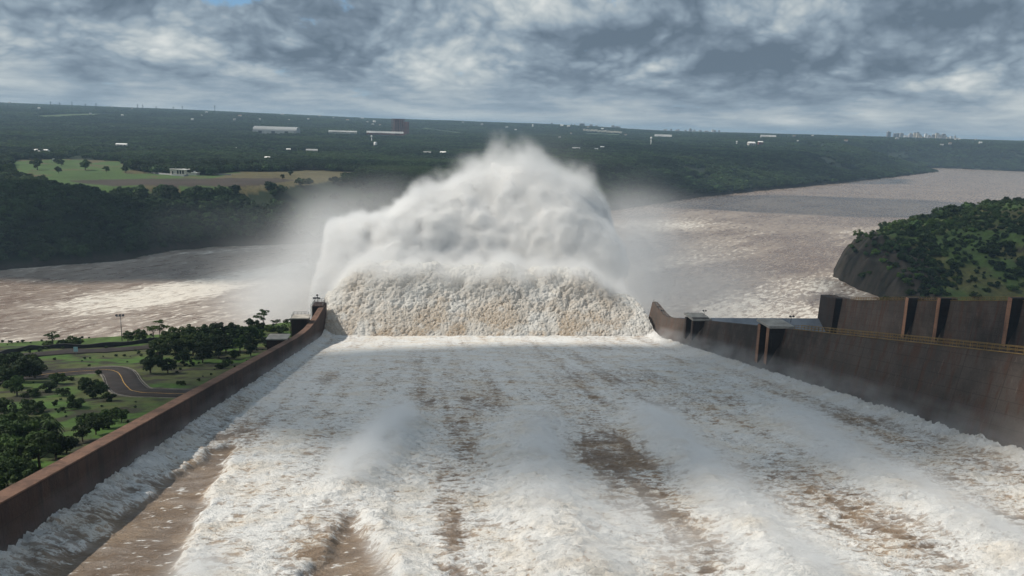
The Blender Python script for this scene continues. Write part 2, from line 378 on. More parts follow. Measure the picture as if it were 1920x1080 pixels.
# ------------------------------------------------------------------ ground: far bank out to the horizon, and the river bed
def zc(Y): return 92.0 - .1736 * Y                       # mean water surface in the chute
SHORE = [(-1500, -60), (-800, 330), (-560, 520)] + [tuple(at_z(*p, 0)[:2]) for p in
        [(0, 507), (100, 500), (215, 490), (330, 470), (400, 463), (560, 458), (850, 428), (1150, 395), (1300, 371), (1450, 355), (1560, 345), (1650, 335), (1760, 322)]]
SHORE += [(2010, 3230), (2222, 3290), (2460, 3150), (3600, 2900)]
RIVER = SHORE + [(3600, 1900), (1500, 900), (700, 700), (354, 587), (330, 480), (200, 380), (-47, 362), (-160, 308), (-420, 190), (-1500, -400)]
HZ = [(-400, 184), (0, 192), (200, 200), (400, 208), (560, 215), (700, 222), (860, 227), (1000, 233), (1130, 239), (1250, 245), (1380, 248.5), (1600, 255), (1920, 264), (2300, 276)]
_az, _zt = [], []
for p in HZ:
    r = ray(*p); _az.append(math.atan2(r[0], r[1])); _zt.append(CZ + 6500 * r[2] / math.hypot(r[0], r[1]) - 11)
NA, NR = 900, 620
AZ = np.linspace(R_(-46), R_(56), NA); RR = 420 * (20000 / 420) ** (np.linspace(0, 1, NR) ** 1.0)
def far_height(x, y):
    r = np.hypot(x, y); az = np.arctan2(x, y)
    riv = inpoly(x, y, RIVER); d = segdist(x, y, SHORE); d = np.where(riv, d, d / (1 + np.maximum(0, r - 900) / 1300))
    nz = fbm(x / 260, y / 260, x * 0 + .5, 4) - .5; nb = fbm(x / 60, y / 60, x * 0 + 3.5, 3) - .5
    h = 7 * np.clip(d / 9, 0, 1) + (45 + 14 * nz) * sstep(4, 125, d + 40 * nb) + 4 * nb * sstep(20, 120, d)
    zt = np.interp(az, _az, _zt)
    u = sstep(1500, 6600, r) ** .8 * sstep(0, 110, d)
    h2 = h * (1 - u) + zt * u + (fbm(x / 900, y / 900, x * 0 + 9.1, 4) - .5) * 34 * np.clip((r - 1300) / 2500, 0, 1) * (1 - sstep(5200, 6600, r) * .75)
    h2 = np.where(r > 6700, zt - (r - 6700) * .012, h2)
    nearside = (~riv) & (segdist(x, y, RIVER[len(SHORE):]) < segdist(x, y, SHORE))
    h2 = np.where(nearside, np.where(x > 960, 34.0, -6.0), h2)
    return np.where(riv, -7 * np.clip(d / 8, 0, 1), h2)
_A, _R = np.meshgrid(AZ, RR, indexing='ij')
FX, FY = _R * np.sin(_A), _R * np.cos(_A); FZ = far_height(FX, FY)
def far_z(x, y):
    a = (math.atan2(x, y) - AZ[0]) / (AZ[-1] - AZ[0]) * (NA - 1); r = math.log(max(420.01, math.hypot(x, y)) / 420) / math.log(20000 / 420) * (NR - 1)
    i, j = int(min(max(a, 0), NA - 2)), int(min(max(r, 0), NR - 2)); u, v = a - i, r - j
    return float((FZ[i, j] * (1 - u) + FZ[i + 1, j] * u) * (1 - v) + (FZ[i, j + 1] * (1 - u) + FZ[i + 1, j + 1] * u) * v)
def on_far(px, py): return at_f(px, py, far_z, 430)
def poly_far(pts): return [tuple(on_far(*p)[:2]) for p in pts]
MEADOW = poly_far([(25, 301), (110, 298), (230, 302), (245, 318), (290, 326), (390, 330), (445, 322), (520, 322), (560, 318), (690, 324), (650, 337), (570, 347), (500, 357), (400, 364), (250, 364), (110, 360), (70, 344), (25, 336), (12, 318)])
PLOW = poly_far([(128, 339), (200, 336), (320, 335), (520, 334), (560, 338), (500, 348), (330, 351), (210, 349)])
TAN = poly_far([(430, 326), (520, 318), (560, 310), (600, 314), (690, 324), (650, 337), (570, 347), (500, 357), (380, 340)])
STRIPS = [poly_far(q) for q in ([(55, 219), (110, 214), (220, 213), (220, 217), (130, 222), (80, 224)], [(770, 241), (800, 239), (880, 250), (860, 254)],
          [(1160, 262), (1240, 268), (1300, 272), (1230, 272)], [(480, 247), (560, 250), (575, 255), (480, 256)], [(600, 253), (760, 254), (770, 260), (600, 258)], [(1095, 249), (1165, 252), (1165, 258), (1095, 255)])]
cg = np.empty(FX.shape + (4,), np.float32); cg[..., 3] = 1
nn = fbm(FX / 40, FY / 40, FX * 0 + 2.2, 4); dS = segdist(FX, FY, SHORE)
forest = np.array([.014, .026, .012]); rock = np.array([.045, .036, .030]); grass = np.array([.062, .115, .026]); tan = np.array([.12, .10, .045]); plow = np.array([.060, .043, .036])
cg[..., :3] = forest * (.7 + .6 * nn[..., None])
k = (dS < 7)[..., None]; cg[..., :3] = np.where(k, rock * (.5 + nn[..., None]), cg[..., :3])
inM = inpoly(FX, FY, MEADOW)
for msk, c in [(inM, grass), (inM & inpoly(FX, FY, TAN), tan), (inM & (nn > .60), tan * .8), (inM & inpoly(FX, FY, PLOW), plow)]:
    cg[..., :3] = np.where(msk[..., None], c * (.65 + .7 * nn[..., None]), cg[..., :3])
inS = np.zeros(FX.shape, bool)
for q in STRIPS: inS |= inpoly(FX, FY, q)
cg[..., :3] = np.where(inS[..., None], np.array([.075, .11, .035]) * (.7 + .6 * nn[..., None]), cg[..., :3])
CLEAR = [MEADOW] + STRIPS
m, t = new_mat('ground_cover'); p = t.n('ShaderNodeTexCoord').outputs[3]
n1 = t.noise(p, .35, 5, .65); c = t.mix(t.m('MULTIPLY', t.ramp(n1, .35, .7), .55), t.attr('col', 0), (.02, .024, .012)); finish(t, c, .95, n1, bdist=.4); M_GROUND = m
tag(obj('ground', mesh_np('ground', np.stack([FX, FY, FZ], -1).reshape(-1, 3), grid_faces(NA, NR)[:, ::-1], M_GROUND, {'col': ('FLOAT_COLOR', cg.reshape(-1, 4))}, True)),
    'far river bank and rolling wooded plain reaching the horizon', 'ground', kind='structure')

# ------------------------------------------------------------------ river
ra = np.linspace(R_(-50), R_(58), 860); rr = 250 * (5200 / 250) ** np.linspace(0, 1, 640)
A2, R2 = np.meshgrid(ra, rr, indexing='ij'); WX, WY = R2 * np.sin(A2), R2 * np.cos(A2)
fl = (WX * .69 + WY * .72, -WX * .72 + WY * .69)                 # along and across the current
n0 = fbm(fl[0] / 42, fl[1] / 16, WX * 0 + 1.3, 5, .55); n1 = fbm(fl[0] / 13, fl[1] / 6, WX * 0 + 7.7, 4, .55, True)
amp = 1.0 / (1 + (R2 / 1500) ** 2)
WZ = (n0 - .5) * 3.6 * amp + (n1 - .6) * 1.3 * amp
big = fbm(fl[0] / 260, fl[1] / 70, WX * 0 + 4.4, 4)
# white water spreads from the foot of the jet
J = np.hypot(WX - 20, WY - 480); foam = .46 * np.exp(-(np.maximum(J - 120, 0) / 150) ** 2) + .42 * sstep(.50, .66, big) * np.exp(-(np.maximum(J - 300, 0) / 900) ** 2)
sidel = segdist(WX, WY, SHORE[2:9]); foam += .30 * np.exp(-(sidel / 45) ** 2) * (WX < 100) + .10 * sstep(.46, .60, big) * sstep(-20, -120, WX) + .04 * sstep(-20, -120, WX)
rap = at_z(1600, 548, 0); foam += .5 * np.exp(-(np.hypot((WX - rap[0]) * 1.4, WY - rap[1]) / 38) ** 2)
band = at_z(1380, 425, 0); foam += .36 * np.exp(-((WX - band[0]) / 200) ** 2 - ((WY - band[1]) / 75) ** 2)
m, t = new_mat('river_water'); p = t.n('ShaderNodeTexCoord').outputs[3]
rot = t.n('ShaderNodeMapping', {'vector_type': 'TEXTURE'}, Vector=p, Rotation=(0, 0, R_(46.2))).outputs[0]
st = t.n('ShaderNodeMapping', Vector=rot, Scale=(.045, .13, .06)).outputs[0]; st2 = t.n('ShaderNodeMapping', Vector=rot, Scale=(.10, .30, .1)).outputs[0]
a = t.noise(st, 1.0, 6, .62, .9); b = t.noise(st2, 1.0, 6, .65, .7); f = t.attr('foam')
crest = t.m('SUBTRACT', 1.0, t.m('MULTIPLY', t.m('ABSOLUTE', t.m('SUBTRACT', a, .5)), 16.0), True)      # thin lines of froth
patch = t.ramp(t.m('ADD', b, t.m('MULTIPLY', f, .42)), .66, .84)
fo = t.m('MAXIMUM', patch, t.m('MULTIPLY', t.m('MULTIPLY', crest, t.ramp(b, .46, .60)), t.m('ADD', .45, t.m('MULTIPLY', f, .9), True)))
fo = t.m('MAXIMUM', fo, t.m('MULTIPLY', t.m('MULTIPLY', f, .62), t.ramp(a, .32, .62)))
n = t.noise(p, .012, 5, .6); water = t.mix(t.ramp(n, .35, .65), (.175, .118, .086), (.235, .170, .128))
c = t.mix(fo, water, (.66, .61, .54))
finish(t, c, t.n('ShaderNodeMapRange', i0=fo, i1=0.0, i2=.6, i3=.24, i4=.85).outputs[0], t.m('ADD', b, t.m('MULTIPLY', t.noise(p, .8, 5, .6), .7)), .4, bdist=1.3, bstr=.6)
M_RIVER = m
tag(obj('river', mesh_np('river', np.stack([WX, WY, WZ], -1).reshape(-1, 3), grid_faces(860, 640)[:, ::-1], M_RIVER, {'foam': ('FLOAT', foam.ravel())}, True)),
    'muddy brown river streaked with white foam below the spillway', 'river', kind='structure')

# ------------------------------------------------------------------ near bank left of the spillway
EDGE = [(-900, -60), (-420, 190), (-230, 272), (-159, 308), (-136, 317), (-121, 324), (-79, 342), (-53, 357), (-46, 362)]
LANDP = EDGE + [(-30, 362), (-30, 0), (-900, -100)]
def near_z(x, y):
    x, y = np.asarray(x, float), np.asarray(y, float)
    ins = inpoly(x, y, LANDP); d = segdist(x, y, EDGE); d = np.where(ins, d, -d)
    b = 92 - .178 * y; z = 38 + 4 * np.log1p(np.exp((b - 38) / 4))
    z = z + (fbm(x / 18, y / 18, x * 0 + .7, 3) - .5) * 2.0 * sstep(0, 25, -46 - x)
    return np.where(d > 0, z - 1.2 * (1 - sstep(0, 5, d)), z - 1.2 + d * 1.15)
def near_zs(x, y): return float(near_z(np.array([x]), np.array([y]))[0])
def on_near(px, py): return at_f(px, py, near_zs, 50, 600)
lx, ly = np.meshgrid(np.arange(-460, -46.2, 1.25), np.arange(10, 420, 1.25), indexing='ij'); lz = near_z(lx, ly)
nn = fbm(lx / 14, ly / 14, lx * 0 + 5, 5); n2 = fbm(lx / 4, ly / 4, lx * 0 + 8, 4)
ga, gb, gd = np.array([.055, .115, .016]), np.array([.075, .088, .026]), np.array([.030, .024, .017])
cl_ = ga + (gb - ga) * sstep(.42, .6, nn)[..., None]; cl_ = cl_ + (gd - cl_) * (sstep(.52, .62, n2) * .9)[..., None]
dE = segdist(lx, ly, EDGE); out = ~inpoly(lx, ly, LANDP); cl_ = np.where((out & (dE > 5))[..., None], np.array([.04, .035, .028]), cl_)
cl_ = np.where((~out & (dE < 14))[..., None], np.array([.065, .115, .022]) * (.6 + .8 * n2[..., None]), cl_)
cl4 = np.concatenate([cl_, np.ones(lx.shape + (1,))], -1)
tag(obj('river_bank', mesh_np('river_bank', np.stack([lx, ly, lz], -1).reshape(-1, 3), grid_faces(*lx.shape), M_GROUND, {'col': ('FLOAT_COLOR', cl4.reshape(-1, 4))}, True)),
    'grassy river bank sloping down beside the spillway wall', 'ground', kind='structure')

def ribbon(name, path, halfw, mat, lift, zfun=near_z, kind='structure', label=None, cat='road', thick=.5):
    P = np.asarray(path)[:, :2]; T = np.gradient(P, axis=0); T /= np.linalg.norm(T, axis=1)[:, None]; Nn = np.stack([-T[:, 1], T[:, 0]], 1)
    hw = np.asarray(halfw); lo, hi = (hw if hw.ndim else (-float(hw), float(hw)))
    n = 5; V = []
    zm = zfun(P[:, 0], P[:, 1])
    for i in range(n):
        q = P + Nn * (lo + (hi - lo) * i / (n - 1)); zz = zfun(q[:, 0], q[:, 1]) * .5 + zm * .5 + lift
        V.append(np.stack([q[:, 0], q[:, 1], zz], 1))
    V = np.stack(V, 1); b = V[:, [0, -1]].copy(); b[..., 2] -= thick
    V = np.concatenate([b[:, :1], V, b[:, 1:]], 1)
    o = obj(name, mesh_np(name, V.reshape(-1, 3), grid_faces(len(P), n + 2), mat))
    return tag(o, label, cat, kind=kind)
def near_path(pix, n=10): return smooth_path([on_near(*p)[:2] for p in pix], n)
ROAD = near_path([(-40, 722), (20, 712), (75, 706), (130, 700), (185, 696), (215, 698), (227, 708), (234, 722), (244, 733), (262, 738), (300, 740), (345, 741), (375, 742)])
ROAD = np.concatenate([ROAD, np.array([[ROAD[-1][0] + 5, ROAD[-1][1] + .5]])])
ROAD2 = near_path([(-60, 690), (0, 677), (60, 667), (140, 661), (220, 657), (290, 652), (340, 648)])
ribbon('road', ROAD, 4.4, M_ASPH, .42, label='winding asphalt access road on the grassy bank')
ribbon('road', ROAD2, 3.6, M_ASPH, .42, label='upper asphalt road along the dark roadside wall')
for s in (-1, 1):
    tag(ribbon('kerb', ROAD, sorted((s * 4.45, s * 4.75)), M_KERB, .56), 'pale kerb along the winding access road', 'kerb')
    ribbon('road_marking', ROAD, sorted((s * 4.0, s * 4.12)), M_LINEW, .428, cat='road marking', label='worn white edge line of the winding road', thick=.002)
ribbon('road_marking', ROAD, .10, M_LINE, .428, cat='road marking', label='yellow centre line of the winding road', thick=.002)
# dark barrier wall along the upper road
wp = near_path([(-60, 681), (0, 667), (40, 658), (80, 655), (145, 653), (220, 649), (290, 641), (335, 637)], 8)
q = MB(); secs = []
for i, pnt in enumerate(wp):
    tg = wp[min(i + 1, len(wp) - 1)] - wp[max(i - 1, 0)]; tg /= np.linalg.norm(tg); nx, ny = -tg[1] * .45, tg[0] * .45; z = near_zs(*pnt)
    hgt = 1.5 + .25 * math.sin(i * .7); secs.append([(pnt[0] - nx, pnt[1] - ny, z - 1), (pnt[0] + nx, pnt[1] + ny, z - 1), (pnt[0] + nx * .7, pnt[1] + ny * .7, z + hgt), (pnt[0] - nx * .7, pnt[1] - ny * .7, z + hgt)])
q.sweep(secs); tag(q.build('roadside_wall', M_ROCKB), 'low black stone wall along the upper road by the river', 'wall')
# pale blue road sign
sp = on_near(143, 667); e = empty('road_sign', (sp[0], sp[1], near_zs(sp[0], sp[1])), 'small pale blue sign standing beside the upper road', 'sign', rz=.15)
MB().box((0, 0, 1.1), (.08, .08, 2.6)).build('post', M_STEEL, e); MB().box((0, -.07, 2.3), (1.3, .05, 1.7)).build('sign_panel', M_SIGN, e)

# floodlight masts on the bank
def lamp_mast(px, py, top, label, tilt=0.0):
    b = on_near(px, py); z = near_zs(b[0], b[1]); H = at_y(px, top, b[1])[2] - z
    e = empty('floodlight_mast', (b[0], b[1], z), label, 'floodlight', 'floodlight masts on the river bank', .1)
    MB().tube([(0, 0, -.5), (0, 0, H * .5), (0, 0, H)], [.17, .14, .10], 8).build('pole', M_STEEL, e, True)
    MB().box((0, 0, H - .25), (2.6, .14, .14)).build('crossarm', M_STEEL, e)
    for x in (-1.15, 0, 1.15):
        q = MB().tube([(x, -.05, H - .1), (x, -.45, H + .15), (x, -.75, H + .35)], [.16, .42, .5], 8); q.box((x, 0, H - .1), (.12, .12, .3)); q.build('floodlight', M_DARKSTEEL, e)
lamp_mast(453, 613, 573, 'slim steel floodlight mast on the bank, nearer the spray')
lamp_mast(229, 640, 592, 'slim steel floodlight mast on the bank above the road sign')

# ------------------------------------------------------------------ spillway walls
def lerp_pts(pts):
    ys = [p[0] for p in pts]; zs = [p[1] for p in pts]
    return lambda Y: float(np.interp(Y, ys, zs))
ltop = lerp_pts([(30, 93.48), (279, 50.18), (292, 48.2), (305, 46.6), (318, 45.7), (330, 45.4), (357, 45.2)])
LW = empty('spillway_wall', (-46, 200, zc(200)), 'long reddish brown concrete wall along the left side of the foaming chute', 'wall')
def put(b, name, mat, root, smooth=False):
    o = b.build(name, mat, root, smooth); o.matrix_parent_inverse = Matrix.Translation(root.location).inverted(); return o
YS = list(np.arange(34, 279, 12.0)) + list(np.arange(279, 357.1, 3))
def wall_secs(fin, fout, ftop, fbot, ys): return [[(fin(Y, 0), Y, fbot(Y)), (fin(Y, 1), Y, ftop(Y)), (fout(Y, 1), Y, ftop(Y)), (fout(Y, 0), Y, fbot(Y))] for Y in ys]
put(MB().sweep(wall_secs(lambda Y, k: -45.0, lambda Y, k: -47.1 - (.6 if not k else 0), ltop, lambda Y: max(8, zc(Y) - 14), YS)), 'wall_body', M_WALL_SHADED, LW)
put(MB().sweep([[(-44.9, Y, ltop(Y) + .003), (-44.9, Y, ltop(Y) + .18), (-47.2, Y, ltop(Y) + .18), (-47.2, Y, ltop(Y) + .003)] for Y in YS if Y < 348]), 'sunlit_top', M_WALL_LIT, LW)  # thin slab added to carry the lighter, sunlit tone of the top
put(MB().box((-47.9, 352.6, 34), (4.6, 9.2, 23.2)), 'end_block', M_WALL_SHADED, LW)
def railing(path, h=1.1, step=2.0, r=.05, rails=2):
    b = MB(); P = [Vector(p) for p in path]
    for k in range(1, rails + 1): b.tube([p + Vector((0, 0, h * k / rails)) for p in P], r, 4)
    for i in range(len(P) - 1):
        n = max(1, round((P[i + 1] - P[i]).length / step))
        for k in range(n):
            p = P[i].lerp(P[i + 1], k / n); b.tube([p, p + Vector((0, 0, h))], r, 4)
    b.tube([P[-1], P[-1] + Vector((0, 0, h))], r, 4); return b
put(railing([(-45.7, 348.3, 45.6), (-50, 348.3, 45.6), (-50, 357, 45.6), (-45.7, 357, 45.6), (-45.7, 348.3, 45.6)], 1.4, 1.5, .07), 'railing', M_STEEL, LW)
q = MB()
for x in (-50.75, -50.35): q.tube([(x, 348.1, 34), (x, 348.1, 46.6)], .05, 4)
for z in np.arange(34.5, 46.4, .6): q.box((-50.55, 348.1, z), (.4, .05, .07))
put(q, 'ladder', M_STEEL, LW)
def buttress_left(Y, dz):
    zt = ltop(Y) + dz
    o = put(MB().prism([(-47.2, Y - 3), (-53.6, Y - 3), (-53.6, Y + 3), (-47.2, Y + 3)], zt - 13, zt), 'buttress', M_WALL_SHADED, LW)
    MB().box((-50.3, Y, zt + .2), (7.0, 6.8, .4)).build('cap_slab', M_SLAB, o)
    return zt
buttress_left(270, .7); zb = buttress_left(318, 2.2)
put(railing([(-53.4, 315, zb + .4), (-53.4, 320.8, zb + .4), (-47.6, 320.8, zb + .4)], 1.2, 1.5, .06), 'railing', M_STEEL, LW)
e = empty('floodlight_cluster', (-48.6, 354, 45.6), 'dark floodlight cluster on the railed end of the left wall', 'floodlight')
MB().tube([(0, 0, 0), (0, 0, 3.4)], [.12, .08], 6).build('pole', M_DARKSTEEL, e); MB().box((-.3, 0, 2.5), (2.6, .12, .12)).build('crossarm', M_DARKSTEEL, e)
for (x, z) in ((-1.5, 2.2), (-.8, 2.2), (.1, 2.4), (0, 3.5), (.9, 2.1)):
    MB().tube([(x, .2, z), (x, -.3, z + .1), (x, -.7, z + .25)], [.16, .42, .46], 8).build('floodlight', M_DARKSTEEL, e)

rtop = lerp_pts([(30, 104.3), (126, 88.0), (160, 81.1), (216, 69.6), (299, 52.2), (335, 44.4), (341, 43.6), (351, 44.0), (362, 44.6), (371, 44.8)])
RW = empty('spillway_wall', (105, 200, zc(200)), 'tall dark red brown concrete wall right of the chute with yellow railing', 'wall')
rin = lambda Y, k: 103.0 if not k else 103.0 + min(4.0, max(0, (rtop(Y) - zc(Y)) * .22))
YR = list(np.arange(34, 330, 8.0)) + list(np.arange(330, 366.1, 3))
def rbot(Y): return max(4, zc(Y) - 9)
put(MB().sweep([[(103.0 - .22 * 9 if False else 102.2, Y, rbot(Y)), (rin(Y, 1), Y, rtop(Y)), (rin(Y, 1) + 2.4, Y, rtop(Y)), (rin(Y, 1) + 3.2, Y, rbot(Y))] for Y in YR]), 'wall_body', M_WALL2, RW)
def railing_on(f, ys, x0, h, r, rails=2, step=2.0): return railing([(x0(Y), Y, f(Y)) for Y in ys], h, step, r, rails)
yr = list(np.arange(34, 224, 8.0))
put(railing_on(rtop, yr, lambda Y: rin(Y, 1) + .2, 1.3, .06, 2, 2.0), 'railing', M_YELLOW, RW)
put(railing_on(rtop, yr, lambda Y: rin(Y, 1) + 2.2, 1.3, .06, 2, 2.0), 'railing', M_YELLOW, RW)
put(MB().sweep([[(rin(Y, 1) - .15, Y, rtop(Y) + .004), (rin(Y, 1) - .15, Y, rtop(Y) + .16), (rin(Y, 1) + .1, Y, rtop(Y) + .16), (rin(Y, 1) + .1, Y, rtop(Y) + .004)] for Y in yr]), 'walkway_edge', M_YELLOW, RW)
put(railing_on(rtop, [336, 344, 352, 358, 365], lambda Y: rin(Y, 1) + .3, 1.3, .06, 2, 1.5), 'railing', M_STEEL, RW)
def fins(root, Y0, Y1, ys, zt, xe, xw, capw, depth=14, mat=M_FIN):
    """wedge buttresses that stand out at the top of a leaning wall and die into it below"""
    for Y in ys:
        z1 = zt(Y); z0 = z1 - depth
        o = put(MB().sweep([[(xe, Y - .9, z0), (xe, Y + .9, z0), (xe + .3, Y + .9, z0 - .1), (xe + .3, Y - .9, z0 - .1)], [(xe, Y - .9, z1 + 1.0), (xe, Y + .9, z1 + 1.0), (xw, Y + .9, z1 + 1.0), (xw, Y - .9, z1 + 1.0)]]), 'buttress', M_FIN_SHADED, root)
        MB().box((xe - .06, Y, (z0 + z1 + 1) / 2), (.11, 1.84, z1 + 1 - z0)).build('sunlit_face', mat, o)  # added plate whose lighter colour stands for sunlight on the end face
    if capw:
        put(MB().box(((xe + xw) / 2 + .2, sum(ys) / len(ys), zt(sum(ys) / len(ys)) + 1.35), (xw - xe + 1.2, max(ys) - min(ys) + 3, .7)), 'cap_slab', M_SLAB, root)
Y1 = at_x(1306, 610, 104)[1]; Y2 = at_x(1448, 630, 104)[1]
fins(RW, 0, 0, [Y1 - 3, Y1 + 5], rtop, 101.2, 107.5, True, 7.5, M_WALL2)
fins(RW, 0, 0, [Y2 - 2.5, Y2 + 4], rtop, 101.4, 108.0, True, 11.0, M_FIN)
for Y in (Y1, Y2 - 6, 343, 349):      # lamp brackets on the wall top
    z = rtop(Y) + (1.7 if Y < 340 else 0); e = empty('wall_lamp', (107.0 if Y < 300 else 105.0, Y + 1, z), {0: 'small floodlight on the wall cap slab nearest the lip', 1: 'small floodlight standing near the larger wall buttress', 2: 'small floodlight on the sloping end of the right wall', 3: 'small floodlight on the tip of the right wall'}[[Y1, Y2 - 6, 343, 349].index(Y)], 'floodlight', 'floodlights along the right wall')
    MB().tube([(0, 0, 0), (0, 0, 1.9)], .08, 5).build('pole', M_DARKSTEEL, e)
    for x in (-.5, .5): MB().tube([(x, .1, 1.8), (x, -.2, 1.9), (x, -.5, 2.0)], [.12, .3, .34], 7).build('floodlight', M_DARKSTEEL, e)
    MB().box((0, .05, 1.75), (1.3, .1, .1)).build('crossarm', M_DARKSTEEL, e)

ftop = lerp_pts([(30, 119.5), (234, 74.8), (270, 66.9), (292, 62.3), (326.5, 54.6), (336, 52.9), (344, 52.2), (349, 51.5)])
FW = empty('spillway_wall', (188, 250, 45), 'farthest grey brown concrete wall with three orange faced buttresses', 'wall')
put(MB().sweep([[(185.5, Y, max(2, zc(Y) - 9)), (188.0, Y, ftop(Y)), (190.6, Y, ftop(Y)), (192, Y, max(2, zc(Y) - 9))] for Y in list(np.arange(34, 330, 8.0)) + [332, 338, 344, 349, 353]]), 'wall_body', M_WALL2, FW)
ends = lambda Y: ftop(Y)
yf = list(np.arange(190, 334, 8.0)) + [334]
put(railing_on(ftop, yf, lambda Y: 188.3, 1.3, .06, 2, 2.0), 'railing', M_YELLOW, FW); put(railing_on(ftop, yf, lambda Y: 190.3, 1.3, .06, 2, 2.0), 'railing', M_YELLOW, FW)
put(MB().sweep([[(187.8, Y, ftop(Y) + .004), (187.8, Y, ftop(Y) + .16), (188.1, Y, ftop(Y) + .16), (188.1, Y, ftop(Y) + .004)] for Y in yf]), 'walkway_edge', M_YELLOW, FW)
for px in (1700, 1760, 1893):
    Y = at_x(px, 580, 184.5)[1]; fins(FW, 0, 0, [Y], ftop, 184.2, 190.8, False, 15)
put(MB().sweep([[(183.2, Y, 8), (184.6, Y, ftop(Y) - .4 + .3 * (Y < 346)), (191, Y, ftop(Y) - .4 + .3 * (Y < 346)), (192.4, Y, 8)] for Y in (341, 345, 349, 355)]), 'end_block', M_FIN_SHADED, FW)
put(railing_on(ftop, [336, 340, 344, 349], lambda Y: 188.6, 1.3, .07, 2, 1.2), 'railing', M_STEEL, FW)

# concrete of the chutes under the water, and of the empty middle chute
def fprof(Y, off, k=.0022):
    return zc(Y) - off + (max(0, Y - 318) ** 2) * k
q = MB(); ys = list(np.arange(30, 318, 12.0)) + list(np.arange(318, 356.1, 3.0))
q.sweep([[(-45.05, Y, -6), (102.9, Y, -6), (102.9, Y, fprof(Y, 3.6)), (-45.05, Y, fprof(Y, 3.6))] for Y in ys])
tag(q.build('chute_floor', M_FLOOR), 'sloping concrete chute bed under the white water', 'floor', kind='structure')
q = MB(); q.sweep([[(106.3, Y, -6), (185.4, Y, -6), (185.4, Y, fprof(Y, 5.0, .0110)), (106.3, Y, fprof(Y, 5.0, .0110))] for Y in ys])
m, t = new_mat('wet_concrete'); p = t.n('ShaderNodeTexCoord').outputs[3]; n = t.noise(p, .2, 5, .6)
finish(t, t.mix(t.ramp(n, .3, .7), (.10, .12, .15), (.15, .17, .20)), .35, n, .5, bdist=.05)
tag(q.build('chute_floor', m), 'empty blue grey chute between the two right walls', 'floor', kind='structure')

# ------------------------------------------------------------------ white water of the chute
def on_chute(px, py):
    r = ray(px, py); k = (92.0 - CZ) / (r[2] + .1736 * r[1]); return r[0] * k, r[1] * k
def cpoly(pts): return [on_chute(*p) for p in pts]
ty = np.linspace(-45.02, 102.9, 600); sy = 66 * (366 / 66) ** np.linspace(0, 1, 780)
TX, TY = np.meshgrid(ty, sy, indexing='ij'); Zr = np.zeros_like(TX)
def soft(poly, wd, nz=0): d = segdist(TX, TY, poly, True); ins = inpoly(TX, TY, poly); return sstep(-wd, wd, np.where(ins, d, -d) + nz)
wig = (fbm(TX / 5, TY / 5, Zr + 2, 4) - .5) * 7
trA = soft(cpoly([(60, 1100), (160, 1010), (300, 905), (400, 838), (432, 832), (425, 868), (392, 915), (352, 985), (335, 1100)]), 1.2, wig * .7)
trB = soft(cpoly([(545, 1110), (600, 1030), (645, 962), (668, 960), (700, 1010), (755, 1110)]), 1.0, wig * .5)
rib = np.maximum.reduce([soft(cpoly(q), 7, wig * 2.6 + (fbm(TX / 3, TY / 30, Zr + 21, 4) - .5) * 14) * v for q, v in [
    ([(790, 745), (890, 750), (945, 850), (985, 960), (990, 1100), (830, 1100), (780, 960), (745, 850)], .66),
    ([(1150, 800), (1230, 850), (1310, 910), (1440, 1100), (1270, 1100), (1180, 980), (1120, 880)], .80),
    ([(1330, 790), (1450, 840), (1580, 920), (1760, 1000), (1900, 1090), (1660, 1090), (1520, 990), (1400, 890)], .72),
    ([(1540, 790), (1720, 850), (1960, 950), (1960, 1060), (1750, 960)], .55), ([(1000, 690), (1250, 700), (1380, 780), (1200, 790), (1060, 760)], .30), ([(430, 830), (560, 740), (640, 760), (640, 900), (560, 1000), (440, 1000)], .34),
    ([(230, 780), (420, 740), (430, 800), (330, 870), (120, 1010), (60, 1040)], .25)]])
ridges = [([(640, 925), (690, 880), (735, 835), (775, 785)], 4.2, 2.2), ([(1090, 1100), (1050, 1010), (1015, 930), (990, 860), (1005, 790)], 5.5, 2.6),
          ([(1500, 1100), (1400, 980), (1310, 890), (1240, 820), (1200, 780)], 4.0, 2.0), ([(1960, 1075), (1800, 985), (1650, 900), (1540, 830), (1450, 770)], 4.5, 2.0),
          ([(760, 1110), (720, 1010), (690, 950)], 2.2, .8), ([(345, 1100), (365, 1000), (400, 920), (440, 850)], 2.0, .5)]
jets = [([(430, 1120), (470, 980), (520, 880), (575, 790)], 5.5), ([(800, 1110), (722, 960), (692, 900), (722, 840), (800, 765)], 2.6), ([(1125, 1110), (1062, 980), (1010, 900), (985, 830), (990, 760)], 5.0),
        ([(1500, 1110), (1400, 985), (1318, 895), (1255, 830), (1205, 765)], 3.8), ([(1660, 1110), (1570, 1030), (1500, 980)], 3.2), ([(1980, 1085), (1800, 980), (1660, 893), (1555, 830), (1430, 760)], 4.2), ([(1990, 880), (1800, 800), (1640, 740)], 5.0)]
band = np.zeros_like(TX); wl_ = (fbm(TX / 4, TY / 14, Zr + 31, 4) - .5) * 5
for pts, wd in jets: band = np.maximum(band, np.exp(-np.maximum(0, (segdist(TX, TY, cpoly(pts)) + wl_) / wd) ** 2 * 1.2))
lane = (1 - band) * sstep(250, 150, TY) * sstep(-46, -36, TX)
rib = .30 * rib + .62 * lane
rz = np.zeros_like(TX)
for pts, wd, hh in ridges:
    d = segdist(TX, TY, cpoly(pts)); rz = np.maximum(rz, hh * np.exp(-(d / wd) ** 2))
wq = (fbm(TX / 6, TY / 6, Zr + 12, 3) - .5) * 3
nA = fbm(TX / 8, TY / 4.6, Zr + .3, 5, .55); nB = fbm(TX / 3.4 + wq * .3, TY / 1.5 + wq * .5, Zr + 4.4, 5, .60, True); nC = fbm(TX / 1.5 + wq, TY / .55 + wq, Zr + 9, 3, .6, True)
